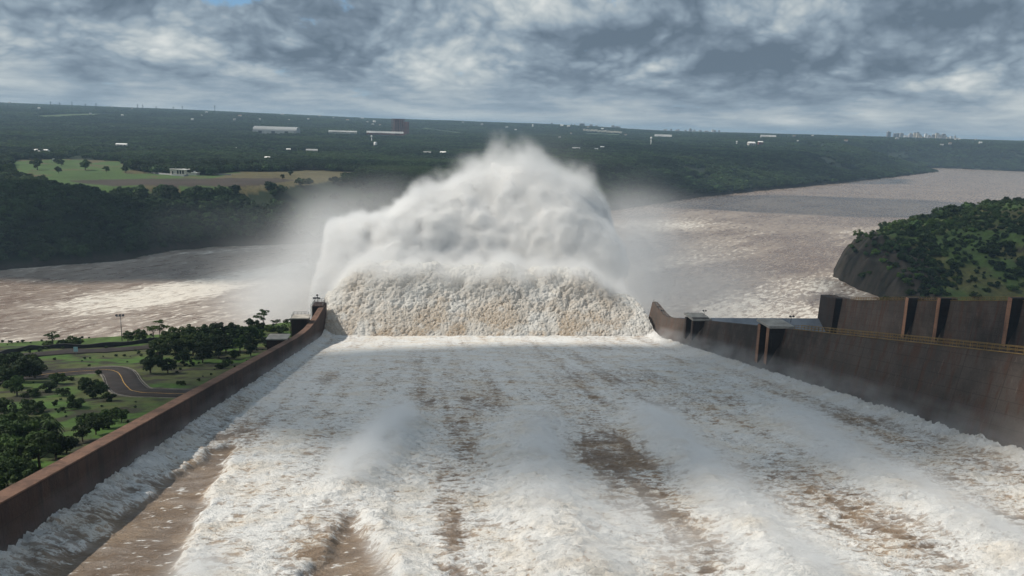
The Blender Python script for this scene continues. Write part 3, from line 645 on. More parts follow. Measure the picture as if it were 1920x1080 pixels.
nD = fbm(TX / 30, TY / 22, Zr + 7, 3); nS = fbm(TX / 3.0 + wq * .2, TY / 45, Zr + 15, 4)
smoothw = np.maximum(trA, trB)
calm = 1 - .5 * sstep(180, 290, TY)
H = (nA - .5) * 1.25 + (nB - .55) * (.75 + .55 * rib) + (nC - .5) * .42
H = H * calm; H = H * (1 - .88 * smoothw) - .9 * smoothw + rz * (.15 + .65 * nB) - .4 * rib
side = 1.3 * np.exp(-((102.9 - TX) / 3.6) ** 2) * (.4 + 1.0 * nB) + 1.1 * np.exp(-((TX + 45) / 3.0) ** 2) * (.3 + 1.3 * nB)
H = H + side
buck = np.where(TY > 330, (TY - 330) ** 2 * .007, 0)
TZ = zc(TY) + H + buck
fo = .70 + (nD - .5) * .7 + .12 * band - .36 * rib - .42 * rib * sstep(.36, .56, nA * .45 + (1 - nB) * .55) + .45 * (nB - .55) + .3 * (nA - .5) + (nS - .5) * 1.35 + .30 * np.exp(-(np.abs(rz - 1.2) / 1.2) ** 2) * (rz > .15)
fo = fo - .08 * sstep(180, 280, TY)
fo = fo * (1 - smoothw) + smoothw * (.0 + .55 * sstep(.84, .93, nB)) + rz * .16
lw_ = np.exp(-((TX + 45) / 6.5) ** 2) * sstep(300, 230, TY); fo = np.clip(fo + .5 * side * (1 - lw_) - .42 * lw_ * (.4 + 1.2 * (1 - nB)), 0, 1)
m, t = new_mat('white_water'); p = t.n('ShaderNodeTexCoord').outputs[3]; f = t.attr('foam')
wv_ = t.vm('MULTIPLY', t.vm('SUBTRACT', t.n('ShaderNodeTexNoise', Vector=p, Scale=.45, Detail=3.0).outputs[1], (.5, .5, .5)), (2.6, 2.0, 1.0))
st = t.n('ShaderNodeMapping', Vector=t.vm('ADD', p, wv_), Scale=(.42, 1.15, .8)).outputs[0]
def rid(v, scale, det):
    q = t.noise(v, scale, det, .62); return t.m('SUBTRACT', 1.0, t.m('MULTIPLY', t.m('ABSOLUTE', t.m('SUBTRACT', q, .5)), 5.0), True)
a = rid(st, .75, 7); a2 = rid(st, 2.1, 5); b = t.noise(p, 3.2, 6, .68); tn = t.noise(p, .13, 5, .6); tb = t.noise(st, .35, 5, .6)
lace = t.m('ADD', t.m('MULTIPLY', a, .55), t.m('ADD', t.m('MULTIPLY', a2, .25), t.m('MULTIPLY', b, .35)))
body = t.ramp(t.m('ADD', f, t.m('MULTIPLY', t.m('SUBTRACT', tb, .5), .7)), -.12, .34)     # silty water turning to aerated water
ff = t.ramp(t.m('ADD', t.m('MULTIPLY', f, .95), t.m('MULTIPLY', t.m('MULTIPLY', t.m('SUBTRACT', lace, .60), 2.3), t.n('ShaderNodeMapRange', i0=f, i1=0.0, i2=.20, i3=.55, i4=1.0).outputs[0])), .30, 1.02)
brown = t.mix(t.ramp(tn, .35, .65), (.175, .122, .083), (.235, .165, .108))
tanw = t.mix(t.ramp(tn, .38, .66), (.40, .355, .32), (.40, .30, .215))
white = t.mix(t.ramp(tn, .40, .70), (.76, .755, .74), (.71, .66, .59))
c = t.mix(ff, t.mix(body, brown, tanw), white)
finish(t, c, t.n('ShaderNodeMapRange', i0=t.m('MAXIMUM', ff, t.m('MULTIPLY', body, .7)), i1=0.0, i2=.7, i3=.28, i4=.9).outputs[0], t.m('ADD', t.m('MULTIPLY', lace, .9), t.m('MULTIPLY', b, .35)), .35, bdist=.40, bstr=.9)
M_FOAM = m
tag(obj('chute_water', mesh_np('chute_water', np.stack([TX, TY, TZ], -1).reshape(-1, 3), grid_faces(600, 780), M_FOAM, {'foam': ('FLOAT', fo.ravel())}, True)),
    'white and brown torrent racing down the spillway chute', 'water', kind='structure')

# ------------------------------------------------------------------ lumpy wall of foam thrown up off the lip
nu, nv = 640, 330
U, V = np.meshgrid(np.linspace(0, 1, nu), np.linspace(0, 1, nv), indexing='ij')
cr = fbm(U * 9, V * 0, V * 0 + 3.3, 4)                                        # ragged crest
top = (21.5 + 7 * (cr - .5) + 2.0 * np.sin(U * 3.1)) * (1 - .62 * sstep(.84, 1.0, U) * V) * (1 - .5 * (1 - sstep(0, .08, U)) * V)
ang = V * 2.35                                                                # climbs, rolls over the crest, drops behind
prof_y = np.where(V < .68, V / .68 * 36, 36 + 16 * np.sin((V - .68) / .32 * 1.45)); prof_z = np.where(V < .68, (V / .68) ** .88, 1 - .40 * ((V - .68) / .32) ** 1.6)
xl = -44.6 - 2.2 * np.sin(np.clip(V * 1.5, 0, 1) * np.pi) + 6.5 * np.clip(V - .5, 0, 1) ; xr = 102.6 - 12 * np.clip(V, 0, 1) ** 1.3
endf = 1 - np.clip(np.abs(U - .5) * 2, 0, 1) ** 9 * .55
BX = xl + (xr - xl) * U; BY = 343 + 3.0 * (fbm(U * 26, V * 0, V * 0 + 1.4, 4) - .5) + prof_y * (.8 + .2 * endf) + 4 * (1 - endf) + 8 * (fbm(U * 5, V * 2, V * 0 + 8, 3) - .5) * V
zb = zc(343) - .8 + (343 - 330) ** 2 * .007
BZ = zb + top * prof_z * (1 - .55 * (1 - endf) * V)
B0 = np.stack([BX, BY, BZ], -1)
def normals(P):
    du = np.gradient(P, axis=0); dv = np.gradient(P, axis=1); n = np.cross(du, dv); return n / (np.linalg.norm(n, axis=-1, keepdims=True) + 1e-9)
Nn = normals(B0)
if Nn[nu // 2, nv // 3, 1] > 0: Nn = -Nn
def puff(P, s, w, off): q = P / s + off + w * (fbm(P[..., 0] / s, P[..., 1] / s, P[..., 2] / s, 3)[..., None] - .5); d = worley(q[..., 0], q[..., 1], q[..., 2]); return np.sqrt(np.clip(1 - (d / .95) ** 2, 0, 1))
kv = sstep(.02, .55, V) * (.55 + 1.1 * fbm(BX / 24, BZ / 18, BX * 0 + 2.4, 3)); pf1 = puff(B0, 8.5, 1.4, 3.3); pf2 = puff(B0 + Nn * (pf1 * 3)[..., None], 3.2, 1.6, 11.7)
P1 = B0 + Nn * ((pf1 - .5) * 4.6 * kv * (.5 + V) + (pf2 - .5) * (1.5 * kv + .5))[..., None]
pf3 = puff(P1, 1.5, 1.7, 23.1); pf4 = puff(P1, .8, 1.7, 41.0)
P1 = P1 + Nn * ((pf3 - .5) * (.9 + .5 * kv) * (1 - .35 * sstep(.4, .7, V)) + (pf4 - .5) * .55 * (1 - .5 * sstep(.35, .7, V)) + (fbm(B0[..., 0] / .9, B0[..., 1] / .9, B0[..., 2] / .9, 3) - .5) * .5)[..., None]
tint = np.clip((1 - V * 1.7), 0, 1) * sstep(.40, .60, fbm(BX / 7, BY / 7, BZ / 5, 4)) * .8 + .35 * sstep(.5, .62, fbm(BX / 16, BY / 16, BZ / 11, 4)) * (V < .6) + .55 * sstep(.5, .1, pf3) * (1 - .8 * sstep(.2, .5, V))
m, t = new_mat('foam_lumps'); p = t.n('ShaderNodeTexCoord').outputs[3]; n = t.noise(p, 2.6, 5, .65)
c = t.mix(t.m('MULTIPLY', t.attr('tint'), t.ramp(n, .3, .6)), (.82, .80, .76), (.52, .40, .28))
b = finish(t, c, .95, n, .15, bdist=.5)
t.L.new(t.n('ShaderNodeMixShader', i0=.30, i1=b.outputs[0], i2=t.n('ShaderNodeBsdfTranslucent', Color=c).outputs[0]).outputs[0], t.out.inputs[0])   # aerated water glows through
tag(obj('foam_wall', mesh_np('foam_wall', P1.reshape(-1, 3), grid_faces(nu, nv), m, {'tint': ('FLOAT', tint.ravel())}, True)),
    'broad lumpy wall of cream white foam leaping off the spillway lip', 'foam', kind='structure')

# ------------------------------------------------------------------ airborne water: density fields turned into volumes
def vol_mat(name, mul, col=(.96, .97, .98), aniso=.15):
    m, t = new_mat(name); a = t.attr('density')
    v = t.n('ShaderNodeVolumePrincipled', Color=col, Density=t.m('MULTIPLY', a, mul), Anisotropy=aniso); v.inputs['Density Attribute'].default_value = ''
    t.L.new(v.outputs[0], t.out.inputs[1]); return m
def field_grid(mn, mx, vox):
    n = [max(2, int(round((mx[i] - mn[i]) / vox)) + 1) for i in range(3)]
    ax = [np.linspace(mn[i], mx[i], n[i]) for i in range(3)]
    Z, Y, X = np.meshgrid(ax[2], ax[1], ax[0], indexing='ij'); return n, X, Y, Z      # x runs fastest
def gn_volume(name, arr, mn, mx, n, mat, iso=None):
    """samples the stored field into a volume grid; with iso set, into the closed surface at that value"""
    me = bpy.data.meshes.new(name); me.vertices.add(arr.size)
    a = me.attributes.new('d', 'FLOAT', 'POINT'); a.data.foreach_set('value', arr.astype(np.float32).ravel())
    ob = bpy.data.objects.new(name, me)
    ng = bpy.data.node_groups.new(name, 'GeometryNodeTree'); t = NT(ng)
    ng.interface.new_socket('Geometry', in_out='INPUT', socket_type='NodeSocketGeometry'); ng.interface.new_socket('Geometry', in_out='OUTPUT', socket_type='NodeSocketGeometry')
    gi = t.n('NodeGroupInput'); go = t.n('NodeGroupOutput')
    pos = t.n('GeometryNodeInputPosition').outputs[0]
    s = t.n('ShaderNodeSeparateXYZ', Vector=pos)
    def idx(k): return t.m('ROUND', t.m('MULTIPLY', t.m('SUBTRACT', s.outputs[k], float(mn[k])), (n[k] - 1) / (mx[k] - mn[k])))
    fi = t.n('FunctionNodeFloatToInt', i0=t.m('ADD', idx(0), t.m('MULTIPLY', t.m('ADD', idx(1), t.m('MULTIPLY', idx(2), float(n[1]))), float(n[0])))).outputs[0]
    si = t.n('GeometryNodeSampleIndex', {'data_type': 'FLOAT', 'domain': 'POINT', 'clamp': True})
    na = t.n('GeometryNodeInputNamedAttribute', {'data_type': 'FLOAT'}); na.inputs[0].default_value = 'd'
    t.L.new(gi.outputs[0], si.inputs[0]); t.L.new(na.outputs[0], si.inputs['Value']); t.L.new(fi, si.inputs['Index'])
    vc = t.n('GeometryNodeVolumeCube'); t.L.new(si.outputs[0], vc.inputs['Density'])
    vc.inputs['Min'].default_value = tuple(mn); vc.inputs['Max'].default_value = tuple(mx)
    for k, ax in enumerate('XYZ'): vc.inputs['Resolution ' + ax].default_value = n[k]
    last = vc.outputs[0]
    if iso is not None:
        vm = t.n('GeometryNodeVolumeToMesh'); t.L.new(last, vm.inputs[0]); vm.inputs['Threshold'].default_value = iso; last = vm.outputs[0]
    sm = t.n('GeometryNodeSetMaterial'); t.L.new(last, sm.inputs[0]); sm.inputs['Material'].default_value = mat
    t.L.new(sm.outputs[0], go.inputs[0]); me.materials.append(mat)
    md = ob.modifiers.new('field', 'NODES'); md.node_group = ng
    if iso is None: return link(ob)
    link(ob); dg = bpy.context.evaluated_depsgraph_get(); dg.update()
    res = bpy.data.meshes.new_from_object(ob.evaluated_get(dg)); bpy.data.objects.remove(ob); return res

# the great plume where the jet lands
PY = 470.0
prof = [(596, 560), (604, 500), (612, 452), (622, 432), (640, 418), (665, 412), (690, 411), (722, 404), (730, 396), (745, 384), (760, 374), (790, 364), (820, 352), (850, 336), (868, 330), (885, 323), (905, 321), (922, 328), (931, 332), (936, 300), (944, 284), (960, 274), (972, 276), (985, 283), (1005, 292), (1018, 282), (1030, 272), (1046, 266), (1054, 276), (1058, 306), (1070, 325), (1085, 326), (1100, 331), (1115, 346), (1128, 366), (1138, 384), (1146, 420), (1146, 470), (1140, 560)]
pp = np.array([at_y(px, py + (11 if 930 < px < 1062 else 16 if 625 < px < 800 else 0), PY) for px, py in prof])
xs0 = np.linspace(pp[0, 0], pp[-1, 0], 500); k0 = np.exp(-(np.arange(-40, 41) * (xs0[1] - xs0[0]) / 4.5) ** 2); z0_ = np.convolve(np.pad(np.interp(xs0, pp[:, 0], pp[:, 2]), 40, mode='edge'), k0 / k0.sum(), 'valid')
mid_ = sstep(0, 14, np.minimum(xs0 - xs0[0], xs0[-1] - xs0)); pp = np.stack([xs0, xs0 * 0 + PY, np.interp(xs0, pp[:, 0], pp[:, 2]) * (1 - mid_) + z0_ * mid_], 1)
mn, mx = (-82, 400, 6), (142, 545, 126)
n, X, Y, Z = field_grid(mn, mx, 1.45)
Xw = X + 44 * (fbm(Y / 26, Z / 22, X / 60 + 1.1, 4) - .5) * sstep(4, 20, np.minimum(X - pp[0, 0], pp[-1, 0] - X)); shf = (11 * np.sin(np.pi * np.clip((Z - 4) / 84, 0, 1)) - 7) * sstep(10, 60, X) + 26 * (fbm(Z / 17, Y / 20, X * 0 + 5.2, 4) - .5) * sstep(20, 60, X); Xw = Xw - shf; zt = np.interp(Xw, pp[:, 0], pp[:, 2]) ; zt = np.where((X < pp[0, 0]) | (Xw > pp[-1, 0]), 0, zt)
yc = PY + (X + 20) * .05 + 6 * np.sin(X / 19); tk = 48 - 22 * np.clip((Z - 55) / 60, 0, 1)
wv = np.clip(1 - ((Y - yc) / tk) ** 2, 0, 1)
xs_ = np.linspace(pp[0, 0] - 40, pp[-1, 0] + 40, 400); zs_ = np.interp(xs_, pp[:, 0], pp[:, 2], left=20, right=20); kk = np.exp(-(np.arange(-60, 61) * (xs_[1] - xs_[0]) / 15) ** 2); zs_ = np.convolve(np.pad(zs_, 60, mode='edge'), kk / kk.sum(), 'valid')
zbody = np.minimum(np.interp(X - shf, xs_, zs_), zt + 1)                          # broad body; the sharper peaks rise from its middle
wp2 = np.clip(1 - ((Y - yc - 4) / (25 - 6 * np.clip((Z - 70) / 50, 0, 1))) ** 2, 0, 1)
zz = np.maximum(zbody * np.sqrt(wv) ** .8, zt * np.sqrt(wp2) ** .6)
hx = np.minimum(X - pp[0, 0], pp[-1, 0] - (X - shf)) - 26 * (fbm(Y / 22, Z / 20, X * 0 + 3.1, 4) - .42) + 9 * np.sin(np.clip(Z / 75, 0, 1) * 3.14) - 6
nz = fbm(X / 26, Y / 26, Z / 26, 5, .55) - .5; bl = puff(np.stack([X, Y, Z], -1), 22.0, 1.0, 5.5) - .5; bl2 = puff(np.stack([X, Y, Z], -1), 9.0, 1.0, 15.5) - .5
sd_ = np.minimum(np.minimum((zz - Z) * .6, hx * 1.0), tk * np.sqrt(wv) * .9 + (wv <= 0) * -9) + nz * 15 + bl * 8.0 + bl2 * 5.5 + (puff(np.stack([X, Y, Z], -1), 4.2, 1.2, 31.0) - .5) * 2.6 + (fbm(X / 5, Y / 5, Z / 5, 3) - .5) * 4 + 2.2
upper = sstep(72, 112, Z)
dens = sstep(-.8, 4.0 + 11 * upper, sd_) * (1 - .5 * upper) * (.55 + .9 * np.clip(fbm(X / 9, Y / 9, Z / 9, 4) , 0, 1))
edge = np.ones_like(dens); 
M_CORE, t = new_mat('plume_water'); p = t.n('ShaderNodeTexCoord').outputs[3]; nn_ = t.noise(p, .10, 6, .6)
finish(t, t.mix(t.ramp(nn_, .35, .65), (.90, .90, .90), (.91, .90, .88)), 1.0, None, .05)
cr2 = M_CORE.node_tree; bs = [q for q in cr2.nodes if q.type == 'BSDF_PRINCIPLED'][0]; t.L.new(t.n('ShaderNodeMixShader', i0=.48, i1=bs.outputs[0], i2=t.n('ShaderNodeBsdfTranslucent', Color=(.93, .93, .93)).outputs[0]).outputs[0], t.out.inputs[0])   # light passes through the spray
PLUME_SD, PLUME_N = sd_ - 9 * upper, n
core = gn_volume('spray_core', PLUME_SD, mn, mx, n, M_CORE, 5.4)
core.polygons.foreach_set('use_smooth', [True] * len(core.polygons))
tag(obj('spray_plume', core), 'towering white plume of spray where the jet strikes the river', 'spray', kind='stuff')
vp = gn_volume('plume_mist', dens, mn, mx, n, vol_mat('plume_mist', .22, (1.0, 1.0, 1.0)))
tag(vp, 'soft white mist wrapping the tall spray plume', 'mist', kind='stuff')

# thin mist drifting round the plume and over the river
mn, mx = (-420, 215, 1), (520, 980, 118); n, X, Y, Z = field_grid(mn, mx, 6.5); dm = np.zeros_like(X)
def blob(px, py, Yd, rx, ry, rz_, dd, zoff=0):
    global dm
    c = at_y(px, py, Yd); dm = dm + dd * np.exp(-((X - c[0]) / rx) ** 2 - ((Y - c[1]) / ry) ** 2 - ((Z - c[2] - zoff) / rz_) ** 2)
for bb in [(560, 555, 405, 20, 22, 17, .050), (596, 470, 440, 14, 22, 24, .030), (505, 565, 410, 22, 24, 13, .022), (500, 520, 470, 34, 40, 16, .005), (640, 412, 520, 20, 26, 16, .014), (580, 445, 600, 44, 44, 20, .0040), (400, 430, 640, 60, 40, 22, .0022), (720, 385, 540, 24, 28, 16, .009),
           (1185, 520, 425, 18, 26, 26, .030), (1225, 565, 400, 24, 28, 15, .022), (1280, 540, 450, 44, 46, 20, .0090), (1195, 440, 500, 24, 40, 24, .013), (1185, 388, 600, 24, 40, 13, .006), (1250, 375, 850, 40, 50, 16, .0026), (1360, 570, 440, 40, 46, 14, .0026), (1040, 560, 460, 100, 40, 24, .01), 
           (1010, 330, 490, 40, 30, 26, .004)]: blob(*bb)
dm *= .35 + 1.5 * np.clip(fbm(X / 45, Y / 45, Z / 34, 5, .55) - .18, 0, 1) * 1.25
dm = np.clip(dm - .0006, 0, 1)
edge = np.minimum.reduce([X - mn[0], mx[0] - X, Y - mn[1], mx[1] - Y]); dm *= sstep(0, 40, edge)
tag(gn_volume('mist', dm, mn, mx, n, vol_mat('river_mist', 1.0)), 'thin pale mist drifting over the river on both sides of the plume', 'mist', kind='stuff')

# fine mist hanging on the crest of the foam wall
mn, mx = (-50, 350, 34), (106, 404, 70); n, X, Y, Z = field_grid(mn, mx, 1.6)
crx, cry, crz = P1[:, 200:260, 0].mean(1), P1[:, 200:260, 1].mean(1), P1[:, :, 2].max(1); o2 = np.argsort(crx)
ker = np.ones(25) / 25; czs = np.convolve(np.pad(crz[o2], 12, mode='edge'), ker, 'valid')
tc = np.interp(X, crx[o2], czs); dc = np.exp(-((Z - tc + 1.5) / 4.2) ** 2) * sstep(356, 372, Y) * sstep(404, 394, Y) * sstep(-49, -40, X) * sstep(105, 97, X)
dc = dc + .55 * np.exp(-((Z - (zb + (Y - 343) * .60) - 1.0) / 2.6) ** 2) * sstep(356, 372, Y) * sstep(388, 376, Y) * sstep(-49, -40, X) * sstep(103, 92, X)
dc *= np.clip(fbm(X / 7, Y / 7, Z / 6, 4, .58) - .36, 0, 1) * 3.2
tag(gn_volume('crest_mist', np.where(dc < .01, 0, dc), mn, mx, n, vol_mat('crest_mist', .20, (1.0, 1.0, 1.0))), 'fine mist hanging along the crest of the foam wall', 'mist', kind='stuff')

# spray torn off the crests in the chute (grid tilted with the slope)
mn, mx = (-46, 68, -1.0), (103, 330, 8); n, X, Y, Z = field_grid(mn, mx, .62); ds = np.zeros_like(X)
X2, Y2 = X[0], Y[0]
for pts, rr_, hh, dd in [([(660, 905), (695, 865), (725, 830), (760, 790)], 3.0, 5.0, .30), ([(1085, 1090), (1050, 1000), (1015, 930), (1000, 870), (1010, 800)], 4.0, 4.2, .15), ([(1500, 1090), (1400, 980), (1320, 890), (1250, 830), (1210, 780)], 4.0, 4.2, .15),
                         ([(1960, 1075), (1800, 985), (1650, 900), (1560, 850), (1470, 780)], 4.2, 4.0, .15), ([(375, 1120), (385, 1050)], 2.6, 2.6, .12), ([(740, 1090), (715, 1000)], 1.8, 2.0, .08), ([(1250, 1040), (1180, 990), (1120, 930)], 5.0, 3.4, .06)]:
    dp = segdist(X2, Y2, cpoly(pts)); ds += dd * np.exp(-(dp / rr_) ** 2)[None] * np.exp(-(np.clip(Z, 0, 99) / (hh * .52)) ** 1.4)
dp = segdist(X2, Y2, [(101.5, 90), (101.5, 340)]); ds += .018 * np.exp(-(dp / 7) ** 2)[None] * np.exp(-np.clip(Z, 0, 99) / 5)
dp = segdist(X2, Y2, [(-44, 75), (-44, 330)]); ds += .020 * np.exp(-(dp / 3.5) ** 2)[None] * np.exp(-np.clip(Z, 0, 99) / 2.5)
ds += .0026 * (sstep(150, 260, Y2) * sstep(-40, -10, X2))[None] * np.exp(-np.clip(Z, 0, 99) / 4)
k_ = ds > .003; xk, yk, zk = X[k_], Y[k_], Z[k_]
bq = puff(np.stack([xk, yk * .8, zk * 1.1], -1), 3.0, 1.5, 2.5); bq2 = puff(np.stack([xk, yk * .9, zk], -1), 1.3, 1.2, 7.5)
dk = np.clip(fbm(xk / 3.4, yk / 5, zk / 2.6, 5, .6) + .34 * (bq - .5) + .16 * (bq2 - .5) - .44, 0, 1) * 10.0 * sstep(8, 6, zk)
dk = dk * ds[k_]; ds = np.zeros_like(X); ds[k_] = dk
ds = np.where(ds < .002, 0, ds)
vs = gn_volume('chute_spray', ds, mn, mx, n, vol_mat('chute_spray', 1.0))
vs.location = (0, 0, 92.0); vs.rotation_euler = (-math.atan(.1736), 0, 0)
tag(vs, 'white spray blowing off the crests of the chute water', 'spray', kind='stuff')

# ------------------------------------------------------------------ right hand hill
HP = [(192, -50), (192, 345), (215, 372), (300, 455), (340, 540), (354, 587), (357.5, 633), (364.6, 682), (386, 722), (430, 770), (520, 830), (700, 920), (1100, 1040), (1400, 900), (900, -50)]
def hill_z(x, y):
    x, y = np.asarray(x, float), np.asarray(y, float)
    ins = inpoly(x, y, HP); d = segdist(x, y, HP[1:12]); d = np.where(ins, d, -d)
    nz = fbm(x / 34, y / 34, x * 0 + 6.6, 5) - .5; nr = fbm(x / 9, y / 9, x * 0 + 2.6, 4) - .5
    dd = np.maximum(d, 0); s = sstep(480, 600, y)
    h = ((14 + 8 * s) * (1 - np.exp(-dd / 7)) + (.22 + .26 * s) * dd) * (.10 + .90 * sstep(500, 640, y + .35 * (x - 354)))
    cap = 74 + 40 * sstep(420, 540, x); h = cap * (1 - np.exp(-h / cap * 1.25)) + nz * 16 * sstep(4, 40, dd) + nr * 7.0 * sstep(0, 10, dd) * s + (fbm(x / 13, y / 13, x * 0 + 12, 4, .5, True) - .6) * 16 * s * sstep(2, 10, dd) * (1 - sstep(30, 60, dd))
    return np.where(d > 0, h - 1, np.maximum(-8, d * .8 - 1))
def hill_zs(x, y): return float(hill_z(np.array([x]), np.array([y]))[0])
def on_hill(px, py): return at_f(px, py, hill_zs, 380, 1300)
hx_, hy_ = np.meshgrid(np.arange(186, 980, 2.6), np.arange(120, 1060, 2.6), indexing='ij'); hz_ = hill_z(hx_, hy_)
nn = fbm(hx_ / 22, hy_ / 22, hx_ * 0 + 1.9, 5); n2 = fbm(hx_ / 5, hy_ / 5, hx_ * 0 + 3.9, 4)
gx, gy = np.gradient(hz_, 2.6); slope = np.hypot(gx, gy); dh = segdist(hx_, hy_, HP[1:12])
cg = np.array([.045, .080, .020]) + (np.array([.075, .075, .028]) - np.array([.045, .080, .020])) * sstep(.4, .62, nn)[..., None]
rk = np.array([.019, .015, .013]) * (.1 + 1.9 * sstep(.25, .75, n2) )[..., None]
cg = np.where(((slope > .85) | (dh < 24 + 20 * nn))[..., None], rk, cg); cg = np.concatenate([cg * (.7 + .6 * n2)[..., None], np.ones(hx_.shape + (1,))], -1)
tag(obj('hill', mesh_np('hill', np.stack([hx_, hy_, hz_], -1).reshape(-1, 3), grid_faces(*hx_.shape), M_GROUND, {'col': ('FLOAT_COLOR', cg.reshape(-1, 4))}, True)),
    'rocky green promontory on the right above the river', 'hill', kind='structure')

# ------------------------------------------------------------------ trees one by one: near bank
def near_tree(px, py, kind, s, label, group=None, cat='tree', name='tree', sz=None):
    p = on_near(px, py); return tree(kind, (p[0], p[1], near_zs(p[0], p[1]) - .15), s, label, group, cat, name, sz)
G1 = 'dense trees between the upper road and the spillway wall'; L1 = 'dark green tree in the dense thicket between the upper road and the spillway wall'
for (px, py, k, s) in [(282, 700, 'dark', .95), (298, 686, 'round', 1.0), (315, 700, 'dark', .8), (330, 672, 'dark', 1.1), (342, 654, 'dark', 1.15), (362, 668, 'round', 1.1), (372, 646, 'dark', 1.2), (388, 664, 'dark', 1.0), (402, 652, 'round', 1.2), (412, 640, 'dark', 1.15),
                       (424, 660, 'dark', 1.1), (438, 645, 'dark', 1.1), (450, 662, 'round', 1.0), (462, 642, 'dark', 1.0), (474, 655, 'dark', .9), (486, 640, 'round', .9), (352, 640, 'round', 1.05), (392, 634, 'round', 1.0), (432, 630, 'dark', .9), (318, 650, 'dark', .95), (300, 664, 'dark', .9), (345, 686, 'dark', .75), (470, 668, 'dark', .8), (410, 672, 'dark', .85), (380, 680, 'dark', .8), (500, 650, 'dark', .7), (440, 674, 'dark', .7)]:
    near_tree(px, py, k, s * random.uniform(.62, .92), L1, G1)
G2 = 'leafy bushes at the bottom left corner beside the wall'; L2 = 'big dark leafy bush at the bottom left corner against the wall'
for (px, py, k, s) in [(10, 885, 'round', .72), (40, 890, 'round', .75), (75, 880, 'round', .7), (18, 850, 'dark', .7), (60, 852, 'round', .65), (105, 860, 'dark', .55), (0, 915, 'round', .7), (125, 850, 'dark', .42), (-20, 870, 'dark', .8), (35, 925, 'dark', .6), (-15, 930, 'dark', .6), (90, 835, 'dark', .5)]:
    near_tree(px, py, k, s, L2, G2, 'bush', 'bush')
G3 = 'loose bushes below the bend of the road'; L3 = 'loose green bush on the slope below the road bend, next to the wall'
for (px, py, k, s) in [(155, 828, 'round', .40), (180, 815, 'round', .42), (205, 803, 'round', .40), (228, 792, 'round', .36), (165, 800, 'shrub', 1.0), (192, 792, 'shrub', .9), (215, 782, 'shrub', .8)]:
    near_tree(px, py, k, s, L3, G3, 'bush', 'bush')
G4 = 'dark trees hiding the left end of the winding road'; L4 = 'dark spreading tree hiding the left end of the winding road'
for (px, py, k, s) in [(20, 706, 'dark', .85), (42, 716, 'dark', .95), (66, 712, 'dark', .75), (8, 728, 'dark', .7), (32, 742, 'dark', .6), (-15, 715, 'dark', .9), (55, 698, 'round', .7)]:
    near_tree(px, py, k, s, L4, G4)
G5 = 'scrub on the near left slope'; L5 = 'low scrubby bush on the left slope below the winding road'
for (px, py) in [(12, 770), (35, 785), (55, 765), (20, 800), (70, 775), (48, 808), (75, 800), (160, 722), (168, 735), (176, 746), (188, 735), (92, 735), (108, 720), (10, 825), (140, 765), (60, 745), (120, 742), (205, 752)]:
    near_tree(px, py, 'shrub', random.uniform(.6, 1.1), L5, G5, 'bush', 'bush')
near_tree(240, 643, 'dark', .55, 'low dark tree behind the roadside wall, beside the left mast'); near_tree(262, 642, 'dark', .6, 'low dark tree behind the roadside wall between mast and feathery tree')
near_tree(288, 636, 'sparse', .85, 'feathery leaning tree on the river edge right of the left mast', sz=.85); near_tree(300, 634, 'sparse', .9, 'taller feathery tree on the river edge near the thicket', sz=.95)
near_tree(325, 628, 'round', .42, 'small round tree on the river edge left of the thicket'); near_tree(100, 650, 'sparse', .75, 'thin sparse tree on the grassy river edge at far left', sz=.8)
near_tree(88, 651, 'brightshrub', 1.0, 'bright green bush under the thin sparse tree', cat='bush', name='bush'); near_tree(128, 649, 'shrub', 1.3, 'rounded olive bush at the left river edge', cat='bush', name='bush'); near_tree(145, 648, 'shrub', 1.0, 'rounded olive bush at the river edge above the sign', cat='bush', name='bush')
near_tree(470, 614, 'dark', .55, 'dark round tree right of the floodlight mast nearest the spray'); near_tree(486, 616, 'shrub', 1.2, 'dark bush below the umbrella shaped tree', cat='bush', name='bush')
near_tree(495, 616, 'sparse', .95, 'umbrella shaped thin tree standing against the white spray', sz=1.05); near_tree(518, 618, 'sparse', .55, 'small bare looking tree against the spray, left of the wall block', sz=.7)
near_tree(545, 628, 'sparse', .9, 'dark ragged tree beside the railed wall block', sz=.85); near_tree(552, 632, 'shrub', 1.0, 'dark bush beside the railed wall block', cat='bush', name='bush'); near_tree(528, 626, 'shrub', 1.1, 'low dark bush at the wall between the two blocks', cat='bush', name='bush')
G6 = 'bright bushes along the river edge by the spray'; L6 = 'bright green bush on the river edge beside the right floodlight mast'
for px in (430, 440, 447, 458, 464, 478, 505, 512): near_tree(px, 619 + (px % 3), 'brightshrub', random.uniform(.7, 1.1), L6, G6, 'bush', 'bush')
near_tree(415, 691, 'shrub', .7, 'small bush on the grass near the wall, above the road', cat='bush', name='bush'); near_tree(425, 686, 'shrub', .8, 'low bush against the wall on the grass above the road', cat='bush', name='bush'); near_tree(340, 722, 'shrub', .5, 'tiny bush on the verge inside the road bend', cat='bush', name='bush')
near_tree(185, 704, 'dark', .22, 'small dark round bush at the inner corner of the road bend', cat='bush', name='bush')
